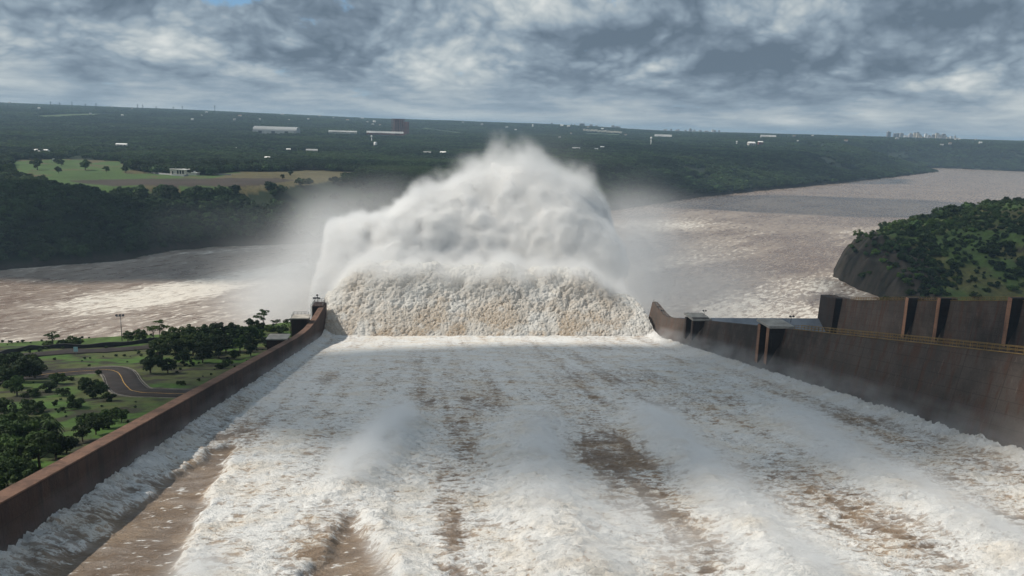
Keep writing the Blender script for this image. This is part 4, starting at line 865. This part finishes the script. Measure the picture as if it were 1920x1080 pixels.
# palm
p = on_near(98, 832); e = empty('palm_tree', (p[0], p[1], near_zs(p[0], p[1])), 'small drooping palm among the bushes near the bottom left', 'palm')
MB().tube([(0, 0, -.5), (.1, .05, 2.2), (.05, .1, 4.2)], [.24, .18, .16], 8).build('trunk', M_TRUNK, e, True)
V = []; r2 = random.Random(5)
for k in range(16):
    az = k * 2.4; up = r2.uniform(.1, 1.0); L = r2.uniform(2.0, 2.7); prev = None
    for j in range(9):
        u = j / 8; rad_ = L * u * math.cos(up * .6); z = 4.2 + L * (up * u - 1.15 * u * u); c_ = np.array([math.cos(az) * rad_, math.sin(az) * rad_, z])
        if prev is not None:
            sd2 = np.array([-math.sin(az), math.cos(az), 0]) * (.42 * math.sin(math.pi * min(1, u * .9 + .12)) + .05)
            for sg in (-1, 1):
                dn = np.array([0, 0, -.28 * abs(sd2[0] + sd2[1]) - .12]); V += [prev, c_, c_ + sg * sd2 + dn, prev + sg * sd2 * .8 + dn]
        prev = c_
V = np.array(V); obj('crown', mesh_np('crown', V, np.arange(len(V)).reshape(-1, 4), M_LEAF), e)

# ------------------------------------------------------------------ trees one by one: hill, meadow; then the woods
G7 = 'trees on the right promontory'
def sil(px): return float(np.interp(px, [1565, 1600, 1640, 1700, 1722, 1760, 1800, 1850, 1900, 1925], [512, 478, 446, 408, 392, 376, 372, 370, 358, 354]))
cnt = 0; rr_ = random.Random(11)
while cnt < 70:
    x, y = rr_.uniform(385, 700), rr_.uniform(560, 860)
    if not inpoly(np.array([x]), np.array([y]), HP)[0]: continue
    d = float(segdist(np.array([x]), np.array([y]), HP[5:12])[0])
    if d > 105 or d < 14 or rr_.random() > 1.2 - d / 110: continue
    front = x + .55 * (y - 600) ;  
    if y < 640 and rr_.random() < .75: continue
    z = hill_zs(x, y); k = 'dark' if rr_.random() < .6 else 'round'
    tree(k, (x, y, z - .3), rr_.uniform(.75, 1.25), 'dark green tree crowning the ridge of the right promontory', G7); cnt += 1
cnt = 0
while cnt < 60:
    px, py = rr_.uniform(1600, 1925), rr_.uniform(420, 560)
    if py < sil(px) + 25: continue
    p = on_hill(px, py)
    if hill_zs(p[0], p[1]) < 9: continue
    bright = rr_.random() < .45
    tree('brightshrub' if bright else 'shrub', (p[0], p[1], p[2] - .2), rr_.uniform(.8, 1.9), 'bright green bush on the slope of the right promontory' if bright else 'dull green bush on the slope of the right promontory', 'bright bushes on the promontory' if bright else 'dull bushes on the promontory', 'bush', 'bush'); cnt += 1

def far_tree(px, py, s, label, group=None, kind='dark', cat='tree', name='tree', sz=None):
    p = on_far(px, py); tree(kind, (p[0], p[1], far_z(p[0], p[1]) - .3), s, label, group, cat, name, sz)
for a in [(70, 319, 1.75, 'tallest lone tree on the far meadow, with a narrow trunk'), (115, 311, 1.15, 'broad tree on the far meadow behind a low bush'), (160, 319, 1.65, 'wide double crowned tree in the middle of the far meadow'), (110, 325, 1.0, 'low spreading bush right of the tallest meadow tree'),
          (200, 323, 1.0, 'rounded bush on the far meadow left of the wood'), (235, 324, 1.1, 'dark bush on the meadow against the wood'), (270, 325, .9, 'small dark bush at the wood edge left of the white house'), (52, 342, .55, 'tiny bush on the meadow edge, left of a twin'), (68, 343, .55, 'tiny bush on the meadow edge, right of a twin'), (105, 306, .9, 'dark tree at the back of the far meadow'), (197, 302, .6, 'small tree at the back fence of the far meadow'), (545, 330, .8, 'shrub on the tan field beyond the mist'), (530, 336, .7, 'low shrub on the tan field edge')]:
    far_tree(*a)
G8 = 'dark trees at the left edge of the far meadow'
for (px, py, s) in [(2, 320, 1.7), (15, 330, 1.6), (-8, 335, 1.8), (22, 322, 1.2), (0, 308, 1.5), (85, 356, 1.2), (70, 350, 1.1), (60, 358, 1.3)]: far_tree(px, py, s, 'dark tree at the left edge of the far meadow', G8)
G9 = 'dark trees of the small wood by the white house'
for (px, py, s) in [(250, 318, 1.6), (262, 320, 1.5), (275, 322, 1.5), (290, 322, 1.5), (240, 312, 1.4), (300, 318, 1.6), (315, 315, 1.6), (330, 312, 1.5), (350, 314, 1.5), (365, 318, 1.5), (385, 320, 1.7), (402, 322, 1.8), (420, 322, 1.8), (440, 320, 1.8), (460, 320, 1.8), (478, 318, 1.7), (495, 315, 1.5), (410, 308, 1.6), (450, 306, 1.7), (285, 310, 1.5)]:
    far_tree(px, py, s, 'dark tree in the small wood around the white house on the far bank', G9)

def instancer(name, pts, scale, mats_meshes, label):
    me = bpy.data.meshes.new(name); me.vertices.add(len(pts)); me.vertices.foreach_set('co', np.asarray(pts, np.float32).ravel())
    for an, arr in (('sc', scale), ('sz', np.minimum(scale, .9 + .25 * np.log1p(np.maximum(0, np.asarray(scale) - .9)))), ('rz', rng.uniform(0, 6.28, len(pts)))):
        a = me.attributes.new(an, 'FLOAT', 'POINT'); a.data.foreach_set('value', np.asarray(arr, np.float32))
    ob = link(bpy.data.objects.new(name, me)); ng = bpy.data.node_groups.new(name, 'GeometryNodeTree'); t = NT(ng)
    ng.interface.new_socket('Geometry', in_out='INPUT', socket_type='NodeSocketGeometry'); ng.interface.new_socket('Geometry', in_out='OUTPUT', socket_type='NodeSocketGeometry')
    gi, go = t.n('NodeGroupInput'), t.n('NodeGroupOutput'); j = t.n('GeometryNodeJoinGeometry')
    for k, mo in enumerate(mats_meshes):
        oi = t.n('GeometryNodeObjectInfo'); oi.inputs['Object'].default_value = mo; oi.inputs['As Instance'].default_value = True
        iop = t.n('GeometryNodeInstanceOnPoints'); t.L.new(gi.outputs[0], iop.inputs['Points']); t.L.new(oi.outputs['Geometry'], iop.inputs['Instance'])
        ix = t.n('GeometryNodeInputIndex').outputs[0]
        t.L.new(t.n('FunctionNodeCompare', {'data_type': 'INT', 'operation': 'EQUAL'}, i2=t.m('MODULO', ix, float(len(mats_meshes))), i3=k).outputs[0], iop.inputs['Selection'])
        def na(s): q = t.n('GeometryNodeInputNamedAttribute', {'data_type': 'FLOAT'}); q.inputs[0].default_value = s; return q.outputs[0]
        eu = t.n('ShaderNodeCombineXYZ', X=0.0, Y=0.0, Z=na('rz')); t.L.new(t.n('FunctionNodeEulerToRotation', i0=eu).outputs[0], iop.inputs['Rotation'])
        sc_ = t.n('ShaderNodeCombineXYZ', X=na('sc'), Y=na('sc'), Z=na('sz')); t.L.new(sc_.outputs[0], iop.inputs['Scale']); t.L.new(iop.outputs[0], j.inputs[0])
    t.L.new(j.outputs[0], go.inputs[0]); ob.modifiers.new('scatter', 'NODES').node_group = ng
    for mo in mats_meshes[0].data.materials: me.materials.append(mo)
    return tag(ob, label, 'forest', kind='stuff')
SRC = [bpy.data.objects.new('forest_tree_%d' % i, me) for i, (me, tm) in enumerate(TREES['forest'])]
def scatter(rmin, rmax, n, az0=-37, az1=35):
    a = rng.uniform(R_(az0) + YAW, R_(az1) + YAW, n); r = np.sqrt(rng.uniform(rmin ** 2, rmax ** 2, n)); return r * np.sin(a), r * np.cos(a)
PX, PZ, PS = [], [], []
for rmin, rmax, n, s0 in [(560, 1500, 36000, .95), (1500, 2800, 34000, 1.35), (2800, 4600, 44000, 2.0), (4600, 7200, 26000, 3.4)]:
    x, y = scatter(rmin, rmax, n); keep = ~inpoly(x, y, RIVER) & (segdist(x, y, SHORE) > 3.5)
    for c_ in CLEAR: keep &= ~inpoly(x, y, c_)
    bl_ = fbm(x / 120, y / 120, x * 0 + 4.7, 4); keep &= rng.random(n) < sstep(.28, .44, bl_) * .95 + .05
    x, y, bl_ = x[keep], y[keep], bl_[keep]; s = s0 * rng.uniform(.55, 1.35, len(x)) * (.75 + .6 * bl_)
    PX.append(np.stack([x, y, np.array([far_z(*q) for q in zip(x, y)]) - .5 * s], 1)); PS.append(s)
PX, PS = np.concatenate(PX), np.concatenate(PS); o_ = np.argsort(np.hypot(PX[:, 0], PX[:, 1]) / PS)
near_i, rest = o_[:110], o_[110:]
for i in near_i:
    tree('forest', tuple(PX[i]), float(PS[i]), 'dark tree on the wooded slope facing the river on the far bank', 'trees on the far river slope')
instancer('forest', PX[rest], PS[rest], SRC, 'dense dark green forest covering the far bank and plain')
x, y = rng.uniform(350, 900, 26000), rng.uniform(540, 1000, 26000); dd = segdist(x, y, HP[1:12]); pn = fbm(x / 26, y / 26, x * 0 + 8.8, 4); pc = on_hill(1780, 440)
keep = inpoly(x, y, HP) & (rng.random(len(x)) < sstep(8, 34, dd) * (.45 + .55 * sstep(.44, .56, pn + .10 * sstep(90, 20, dd))) * (1 - .85 * np.exp(-(((x - pc[0]) / 46) ** 2 + ((y - pc[1]) / 60) ** 2))))
x, y, pn = x[keep], y[keep], pn[keep]
instancer('scrub', np.stack([x, y, hill_z(x, y) - .5], 1), rng.uniform(.14, .42, len(x)) * (.5 + pn), SRC, 'dense green scrub over the slopes of the right promontory')['category'] = 'scrub'
x, y = rng.uniform(385, 960, 2600), rng.uniform(480, 1050, 2600); keep = inpoly(x, y, HP); dd = segdist(x, y, HP[1:12]); keep &= (dd > 45) & ((y > 690) | (x > 560)); x, y = x[keep], y[keep]
instancer('undergrowth', np.stack([x, y, hill_z(x, y) - .5], 1), rng.uniform(.45, 1.0, len(x)), SRC, 'low woods covering the back of the right promontory')['category'] = 'woods'

x, y = rng.uniform(-330, -49, 14000), rng.uniform(70, 352, 14000); pn = fbm(x / 11, y / 11, x * 0 + 6.1, 4)
keep = inpoly(x, y, LANDP) & (segdist(x, y, ROAD) > 5.9) & (segdist(x, y, ROAD2) > 5.2) & (segdist(x, y, wp) > 1.2) & (rng.random(len(x)) < sstep(.48, .62, pn) * .30 + .015)
x, y, pn = x[keep], y[keep], pn[keep]
instancer('scrub', np.stack([x, y, near_z(x, y) - .12], 1), rng.uniform(.03, .11, len(x)) * (.4 + 1.2 * pn), SRC, 'low weeds and scrub dotting the grass of the left bank')['category'] = 'scrub'

# ------------------------------------------------------------------ buildings on the far bank
M_ROOF1 = simple_mat('dull_roof', (.34, .34, .33), .8, .2, .05); M_ROOF2 = simple_mat('tile_roof', (.26, .17, .12), .85, .2, .05); M_FARW = simple_mat('pale_wall', (.42, .40, .37), .85, .15, .05)
def far_base(px, py): p = on_far(px, py); return p[0], p[1], far_z(p[0], p[1])
def house(px, py, wpx, hpx, label, group=None, wall=M_WHITE, roof=M_WHITE, cat='house', flat=False, dep=.7, name='house', lift=0, parts=True):
    x, y, z = far_base(px, py); k = math.hypot(x, y) / FPX; W, H = wpx * k, hpx * k; z += lift
    e = empty(name, (x, y, z), label, cat, group, -YAW + random.uniform(-.25, .25)); Dp = W * dep
    MB().box((0, 0, H * .5 - 1), (W, Dp, H + 2)).build('wall', wall, e)
    if flat: MB().box((0, 0, H + .25), (W * 1.06, Dp * 1.1, .5)).build('roof', roof, e)
    else:
        b = MB(); o = .5; b.add([(-W / 2 - o, -Dp / 2 - o, H), (W / 2 + o, -Dp / 2 - o, H), (W / 2 + o, Dp / 2 + o, H), (-W / 2 - o, Dp / 2 + o, H), (-W / 2 - o, 0, H + Dp * .3), (W / 2 + o, 0, H + Dp * .3)], [(0, 1, 5, 4), (2, 3, 4, 5), (0, 4, 3), (1, 2, 5), (3, 2, 1, 0)]); b.build('roof', roof, e)
    if parts:
        for s in (-.28, .05): MB().box((s * W, -Dp / 2 - .04, H * .5), (W * .16, .1, H * .35)).build('window', M_DARK, e)
        MB().box((.34 * W, -Dp / 2 - .04, H * .34), (W * .12, .1, H * .66)).build('door', M_DARK, e)
    return e
# the white house by the meadow
x, y, z = far_base(338, 327); k = math.hypot(x, y) / FPX; e = empty('house', (x, y, z), 'white flat roofed house beside the meadow with a long low annex', 'house', rz=-.25)
Wd = 30 * k
MB().box((0, 0, 2.6), (Wd, 9, 7.2)).build('wall', M_CREAM, e); MB().box((.6, 0, 6.45), (Wd + 2, 10.5, .5)).build('roof', M_WHITE, e); MB().box((-Wd * .36, 1.5, 7.6), (2.6, 3.4, 1.8)).build('water_box', M_WHITE, e)
for s in (-.02, .14, .30): MB().box((s * Wd, -4.56, 3.0), (2.1, .12, 4.4)).build('window', M_DARK, e)
MB().box((-.34 * Wd, -4.56, 2.2), (1.4, .12, 3.6)).build('door', M_DARK, e)
a = MB().box((Wd * .5 + 6.4, 1, 1.2), (12, 8, 3.4)).build('annex', M_CREAM, e); MB().box((Wd * .5 + 6.5, 1, 3.15), (13, 9, .4)).build('roof', M_WHITE, a)
MB().box((Wd * .5 + 6.9, 2, 4.1), (2.2, 2.2, 1.4)).build('chimney', M_WHITE, a)
gw = [on_far(*p) for p in [(283, 324), (300, 327), (322, 329), (345, 331), (353, 329)]]
q = MB(); q.sweep([[(p[0], p[1] - .2, far_z(p[0], p[1]) - 1), (p[0], p[1] + .2, far_z(p[0], p[1]) - 1), (p[0], p[1] + .2, far_z(p[0], p[1]) + 2.0), (p[0], p[1] - .2, far_z(p[0], p[1]) + 2.0)] for p in gw]); tag(q.build('garden_wall', M_GREY), 'long pale grey block wall in front of the white house', 'wall')
gw = [on_far(*p) for p in [(391, 326), (410, 328), (434, 329)]]
q = MB(); q.sweep([[(p[0], p[1] - .2, far_z(p[0], p[1]) - 1), (p[0], p[1] + .2, far_z(p[0], p[1]) - 1), (p[0], p[1] + .2, far_z(p[0], p[1]) + 1.6), (p[0], p[1] - .2, far_z(p[0], p[1]) + 1.6)] for p in gw]); tag(q.build('garden_wall', M_GREY), 'shorter pale grey wall right of the white house annex', 'wall')
house(70, 290, 34, 4, 'long low white roofed shed behind the far meadow', roof=M_WHITE, wall=M_CREAM, dep=.3, cat='shed', name='shed', lift=2)
house(229, 282, 18, 2.5, 'narrow pale roof among trees right of the meadow shed', wall=M_CREAM, dep=.3, cat='shed', name='shed', lift=9)
MB_ = None
x, y, z = far_base(101, 303); e = empty('guard_hut', (x, y, z), 'tiny white hut standing upright on the far meadow', 'hut'); MB().box((0, 0, 2.0), (2.4, 2.4, 5)).build('wall', M_WHITE, e); MB().box((0, 0, 4.65), (3, 3, .3)).build('roof', M_GREY, e); MB().box((.3, -1.23, 1.6), (.9, .08, 2.6)).build('door', M_DARK, e)
GP = 'parked vehicles behind the meadow'
for px in (169, 180, 189):
    x, y, z = far_base(px, 296); e = empty('parked_van', (x, y, z), 'white vehicle parked in the shade behind the far meadow', 'van', GP, -YAW)
    MB().box((0, 0, 1.5), (5.2, 2.1, 1.9)).build('body', M_WHITE, e); MB().box((0, -1.07, 1.9), (4.2, .06, .6)).build('window', M_DARK, e)
    for s in (-1.6, 1.6): MB().tube([(s, -1.1, .45), (s, 1.1, .45)], .45, 10).build('wheel', M_DARK, e)
# vaulted warehouse
x, y, z = far_base(519, 251); k = math.hypot(x, y) / FPX; W, Hh = 78 * k, 9.5 * k; e = empty('warehouse', (x, y, z + 6), 'long pale vaulted warehouse on the left of the wooded plain', 'warehouse', rz=-YAW - .05)
n_ = 14; secs = []
for sx_ in (-W / 2, W / 2): secs.append([(sx_, -W * .14, -8)] + [(sx_, -W * .14 * math.cos(math.pi * i / n_), Hh * .35 + Hh * .65 * math.sin(math.pi * i / n_)) for i in range(n_ + 1)] + [(sx_, W * .14, -8)])
MB().sweep(secs).build('roof', simple_mat('pale_metal_roof', (.30, .31, .31), .6, .1, .02), e)
MB().box((0, -W * .19, -2), (W * .95, W * .09, Hh * .5 + 6)).build('lean_to', M_GREY, e)
for s in (-.3, 0, .3): MB().box((s * W, -W * .2352, -1), (W * .08, .2, Hh * .28 + 4)).build('door', M_DARK, e)
house(643, 255, 50, 2.0, 'very long low white building between warehouse and red tower', roof=M_ROOF1, wall=M_FARW, dep=.16, cat='building', name='low_building', lift=10)
house(722, 257, 66, 2.0, 'long low reddish building at the foot of the red tower', wall=M_RUST, roof=M_ROOF1, dep=.16, cat='building', name='low_building', lift=10)
# red skeleton tower
x, y, z = far_base(747, 256); k = math.hypot(x, y) / FPX; W, Hh = 20 * k, 29 * k; e = empty('unfinished_tower', (x, y, z + 5), 'red brown open framed tower block on the wooded plain', 'tower', rz=-YAW - .2)
nf = 9
for f_ in range(nf + 1): MB().box((0, 0, Hh * f_ / nf), (W, W * .8, .9)).build('floor_slab', M_RUST, e)
for i in range(5):
    for j in range(3): MB().box((-W / 2 + 1 + (W - 2) * i / 4, -W * .38 + W * .76 * j / 2, Hh / 2 - 4), (1.6, 1.6, Hh + 8)).build('column', M_RUST, e)
MB().box((W * .72, 0, Hh * .42), (W * .40, W * .6, Hh * .84)).build('lift_shaft', M_RUST, e)
MB().box((W * .05, W * .1, Hh / 2), (W * .7, W * .3, Hh)).build('core', simple_mat('dark_red_core', (.09, .05, .045), .9, .3, .05), e)
MB().box((-W * .02, -W * .41, Hh * .12), (W * .3, .4, Hh * .08)).build('panel', M_WHITE, e)
# water tanks
def tank(px, py, wpx, hpx, label, legs, lift=0):
    x, y, z = far_base(px, py); k = math.hypot(x, y) / FPX; e = empty('water_tower', (x, y, z + lift), label, 'water tower'); r_, h_ = wpx * k / 2, hpx * k
    if legs:
        MB().tube([(0, 0, -4), (0, 0, h_ * .75)], [r_ * .5, r_ * .42], 10).build('stem', M_WHITE, e, True); MB().tube([(0, 0, h_ * .70), (0, 0, h_ * .78), (0, 0, h_), (0, 0, h_ * 1.03)], [r_ * .5, r_, r_, r_ * .3], 14).build('tank', M_WHITE, e, True)
    else:
        MB().tube([(0, 0, -4), (0, 0, h_ * .9), (0, 0, h_)], [r_, r_, r_ * .6], 16).build('tank', M_WHITE, e, True); MB().tube([(r_ * .6, -r_ * .9, 0), (r_ * .6, -r_ * .9, h_)], r_ * .08, 5).build('ladder', M_DARKSTEEL, e)
tank(704, 279, 6, 9.5, 'squat white cylindrical tank in the forest below the red tower', False, 4); tank(697, 271, 3.2, 12, 'slender white water tower left of the squat white tank', True, 6)
tank(1220, 276, 3.2, 15, 'tall slender white water tower right of the plume', True, 6); tank(999, 241, 3, 5, 'small white tank on the skyline above the plume', False, 8); tank(1381, 275, 3.0, 7, 'small white tank beside a pale building near the river', True, 6)
for a in [(1080, 285, 14, 2.6, 'bright white roof in the forest right of the plume top'), (1118, 286, 6, 2, 'small white roof, lower of a pair right of the plume'), (1129, 282, 7, 2, 'small white roof, upper of a pair right of the plume'), (502, 305, 9, 2.5, 'white cottage at the edge of the tan field'), (541, 289, 7, 3, 'white gabled house in the forest above the tan field'), (585, 292, 20, 4, 'grey roofed farmhouse in the forest below the long white building'),
          (801, 294, 13, 2.6, 'white roof in the forest left of the plume, larger one'), (831, 294, 10, 2.4, 'white roof in the forest nearest the plume on its left'), (1408, 277, 12, 5, 'pale industrial building on the wooded bank right of the plume'), (1425, 276, 8, 6, 'brown square block beside the pale industrial building'), (1243, 260, 30, 1.6, 'long pale roof behind the slender water tower'), (442, 285, 3, 2, 'solitary white hut in the forest above the small wood'), (632, 300, 4, 2, 'solitary white hut in the forest right of the tan field'), (1440, 260, 26, .9, 'long white factory roof near the horizon left of the city')]:
    house(*a, lift=6.5, dep=.4 if a[2] > 12 else .7, roof=M_ROOF1 if a[2] > 12 else M_WHITE, wall=M_FARW if 'brown' not in a[4] else M_RUST, cat='building' if a[2] > 10 else 'house', name='building' if a[2] > 10 else 'house')
GH = 'tiny pale houses scattered in the woods near the horizon'; rh = random.Random(3)
for k in range(52):
    px = rh.choice([rh.uniform(340, 760), rh.uniform(440, 720), rh.uniform(0, 340), rh.uniform(860, 1200), rh.uniform(1480, 1900)]); hz = float(np.interp(px, [a[0] for a in HZ], [a[1] for a in HZ]))
    if 470 < px < 780 and rh.random() < .3: continue
    house(px, hz + 4 + abs(rh.gauss(0, 9)), rh.uniform(2.4, 5.5), rh.uniform(.9, 1.7), 'tiny pale house among the trees near the horizon', GH, M_FARW, rh.choice([M_ROOF1, M_ROOF1, M_ROOF2, M_FARW, M_WHITE]), lift=11, parts=False)
# rows of pale houses on the ridge
GR = 'row of sunlit houses right of the plume top'
for k in range(20):
    px = 1096 + k * 3.5 + rh.uniform(-1, 1); house(px, 249.5 + (px - 1096) * .075 + rh.uniform(-.8, .8), rh.uniform(2.5, 4.5), 1.6, 'tiny sunlit house in the row right of the plume top', GR, M_CREAM, M_SLAB, lift=14, parts=False)

# ------------------------------------------------------------------ cities on the horizon
TW = [simple_mat('tower_' + n_, c_, .8, .1, .02) for n_, c_ in (('white', (.75, .74, .72)), ('grey', (.38, .38, .40)), ('beige', (.52, .46, .38)), ('dark', (.18, .18, .20)))]
def tower(px, base, top, wpx, mi, label, group):
    r = ray(px, base); r = r / math.hypot(r[0], r[1]); Dd = 6300.0; x, y = r[0] * Dd, r[1] * Dd; k = Dd / FPX; zt_ = at_y(px, top, y)[2]; zb_ = far_z(x, y) - 5
    e = empty('tower_block', (x, y, zb_), label, 'tower block', group, -YAW); W, Hh = wpx * k, zt_ - zb_; f_ = rh.uniform(.86, .95)
    MB().box((0, 0, Hh * f_ / 2), (W, W * .8, Hh * f_)).build('wall', TW[mi], e); MB().box((rh.uniform(-.15, .15) * W, 0, Hh * (f_ + 1) / 2), (W * .5, W * .45, Hh * (1 - f_) + .02)).build('roof_house', TW[(mi + 1) % 4], e)
cn = ['white', 'grey', 'beige', 'dark']
big_ = [(1665, 246, 5.5, 3), (1677, 249.5, 5, 3), (1682, 249, 4, 3), (1689, 249, 6, 1), (1696, 253, 4, 0), (1707, 252, 8, 1), (1714, 248, 4, 2), (1720, 247.5, 5, 2), (1706.5, 249, 5, 1), (1724, 252, 5, 2), (1735, 250, 4, 0), (1741, 253, 5, 1), (1749, 251, 4, 3), (1756, 249, 5, 2), (1760, 252, 5, 1), (1768, 250, 5, 3), (1771, 253, 5, 1), (1783, 255, 4, 0), (1790, 254, 3, 1), (1620, 253.5, 4, 0), (1630, 255, 5, 0), (1640, 256, 6, 1), (1649, 255, 3, 1), (1655, 256, 6, 0), (1700, 256, 9, 1), (1730, 256, 7, 2), (1745, 257, 8, 1), (1777, 257, 6, 2), (1565, 255.5, 13, 0), (1660, 257, 8, 1), (1715, 257, 9, 0), (1765, 258, 9, 1)]
for (px, tp, w_, mi) in big_: tower(px, 262, tp, w_, mi, '%s tower block in the city cluster at the right of the horizon' % cn[mi], '%s towers of the right hand city' % cn[mi])
for (px, tp, w_, mi) in [(1071, 232, 2.5, 1), (1077, 232.5, 3, 1), (1091, 231, 9, 3), (1108, 233, 5.5, 1), (1118, 235, 4, 3), (1126, 238, 5, 3), (1149, 235, 6, 1), (1158, 236.5, 9, 3), (1034, 229.5, 2.5, 3), (1143, 239, 4, 3)]:
    tower(px, 243, tp, w_, mi, '%s tower block on the skyline just right of the plume' % cn[mi], '%s towers just right of the plume' % cn[mi])
for (px, tp, w_, mi) in [(1186, 240.5, 3, 0), (1198, 241.5, 4, 1), (1217, 243, 6, 1), (1226, 244, 5, 0), (1246, 242.5, 4, 1), (1249, 242, 3, 0), (1258, 241.5, 2.6, 3), (1268, 243, 4, 2), (1272, 242, 3, 1), (1285, 243, 3, 3), (1294, 240.5, 4.6, 1), (1301, 243, 5, 0), (1313, 244, 5, 1), (1324, 245, 7, 1), (1336, 242.5, 3.6, 0), (1340, 244, 4, 1), (1348, 243.5, 2.2, 3), (1206, 244, 8, 1), (1234, 245, 8, 1), (1280, 246, 9, 0), (1330, 247, 10, 1)]:
    tower(px, 250, tp, w_, mi, '%s tower block in the city row on the middle of the horizon' % cn[mi], '%s towers of the middle city row' % cn[mi])
# lattice masts on the skyline
GM = 'thin lattice masts on the left skyline'
def mast(px, base, top, label, group=None, Dd=5600.0):
    r = ray(px, base); r = r / math.hypot(r[0], r[1]); x, y = r[0] * Dd, r[1] * Dd; zb_ = far_z(x, y); zt_ = at_y(px, top, y)[2]; Hh = zt_ - zb_; e = empty('lattice_mast', (x, y, zb_), label, 'mast', group)
    b = MB(); 
    for s in ((-1, -1), (1, -1), (1, 1), (-1, 1)): b.tube([(s[0] * 2.4, s[1] * 2.4, 0), (s[0] * .4, s[1] * .4, Hh)], .5, 4)
    for i in range(8):
        z = Hh * (i + .5) / 8; w_ = 2.4 - 2.0 * z / Hh; b.box((0, 0, z), (2 * w_, 2 * w_, .5))
    b.build('frame', M_DARKSTEEL, e); c_ = MB()
    for q_ in (.78, .9): c_.box((0, 0, Hh * q_), (14, .8, .8))
    c_.build('crossarm', M_DARKSTEEL, e)
mast(403, 209, 197, 'tallest thin lattice mast on the left skyline')
for px in (95, 112, 135, 160, 180, 258, 268, 293, 325, 342): 
    hz = float(np.interp(px, [a[0] for a in HZ], [a[1] for a in HZ])); mast(px, hz, hz - rh.uniform(4, 8), 'small lattice mast among others on the left skyline', GM)

# ------------------------------------------------------------------ unseen clouds added overhead to shade parts of the land
def cloud(px, py, zg, rx, ry, seed, mat=None, alt=2600.0):
    g = at_z(px, py, zg); k = (alt - zg) / TO_SUN.z; c = Vector(g) + TO_SUN * k
    bm = bmesh.new(); bmesh.ops.create_icosphere(bm, subdivisions=6, radius=1); P = np.array([v.co for v in bm.verts]); F = np.array([[v.index for v in f.verts] for f in bm.faces]); bm.free()
    n_ = fbm(P[:, 0] * 1.6 + seed, P[:, 1] * 1.6, P[:, 2] * 1.6, 5, .55) - .5; q_ = P * (1 + n_[:, None] * .95); q_[:, 2] = np.where(q_[:, 2] < 0, q_[:, 2] * .35, q_[:, 2])
    q_ = q_ * np.array([rx, ry, min(rx, ry) * .35]) + np.array(c)
    o = obj('cloud', mesh_np('cloud', q_, F, mat, smooth=True)); tag(o, 'unseen cloud added overhead to shade the ground', 'cloud', 'unseen clouds added for their shade', 'stuff')
def cloud_mat(name, thin):
    m, t = new_mat(name); b = t.n('ShaderNodeBsdfDiffuse', Color=(.85, .86, .88)); tr = t.n('ShaderNodeBsdfTransparent')
    t.L.new(t.n('ShaderNodeMixShader', i0=thin, i1=b.outputs[0], i2=tr.outputs[0]).outputs[0], t.out.inputs[0]); return m
C_THICK, C_THIN = cloud_mat('thick_cloud', .22), cloud_mat('thin_cloud', .66)
C_MID = cloud_mat('grey_cloud', .52); C_GREY = cloud_mat('mid_cloud', .42)
for c_ in [(190, 398, 40, 300, 105, 1.0, C_THICK), (1150, 672, 60, 125, 96, 4.0, C_GREY), (1830, 618, 50, 95, 190, 9.0, C_MID), (1560, 385, 0, 420, 190, 14.0, C_THIN), (280, 250, 60, 500, 200, 21.0, C_THIN), (1350, 290, 60, 500, 260, 27.0, C_THIN), (1800, 470, 40, 130, 90, 31.0, C_THIN), (1700, 700, 60, 70, 70, 37.0, C_THIN)]: cloud(*c_)

# ------------------------------------------------------------------ haze
b = MB().box((0, 4000, 86), (26000, 26000, 196)); m, t = new_mat('haze')
v = t.n('ShaderNodeVolumePrincipled', Color=(.55, .77, 1.0), Density=8.5e-5, Anisotropy=.2); v.inputs['Density Attribute'].default_value = ''; t.L.new(v.outputs[0], t.out.inputs[1])
tag(b.build('haze', m), 'thin bluish haze over the whole landscape', 'haze', kind='stuff')
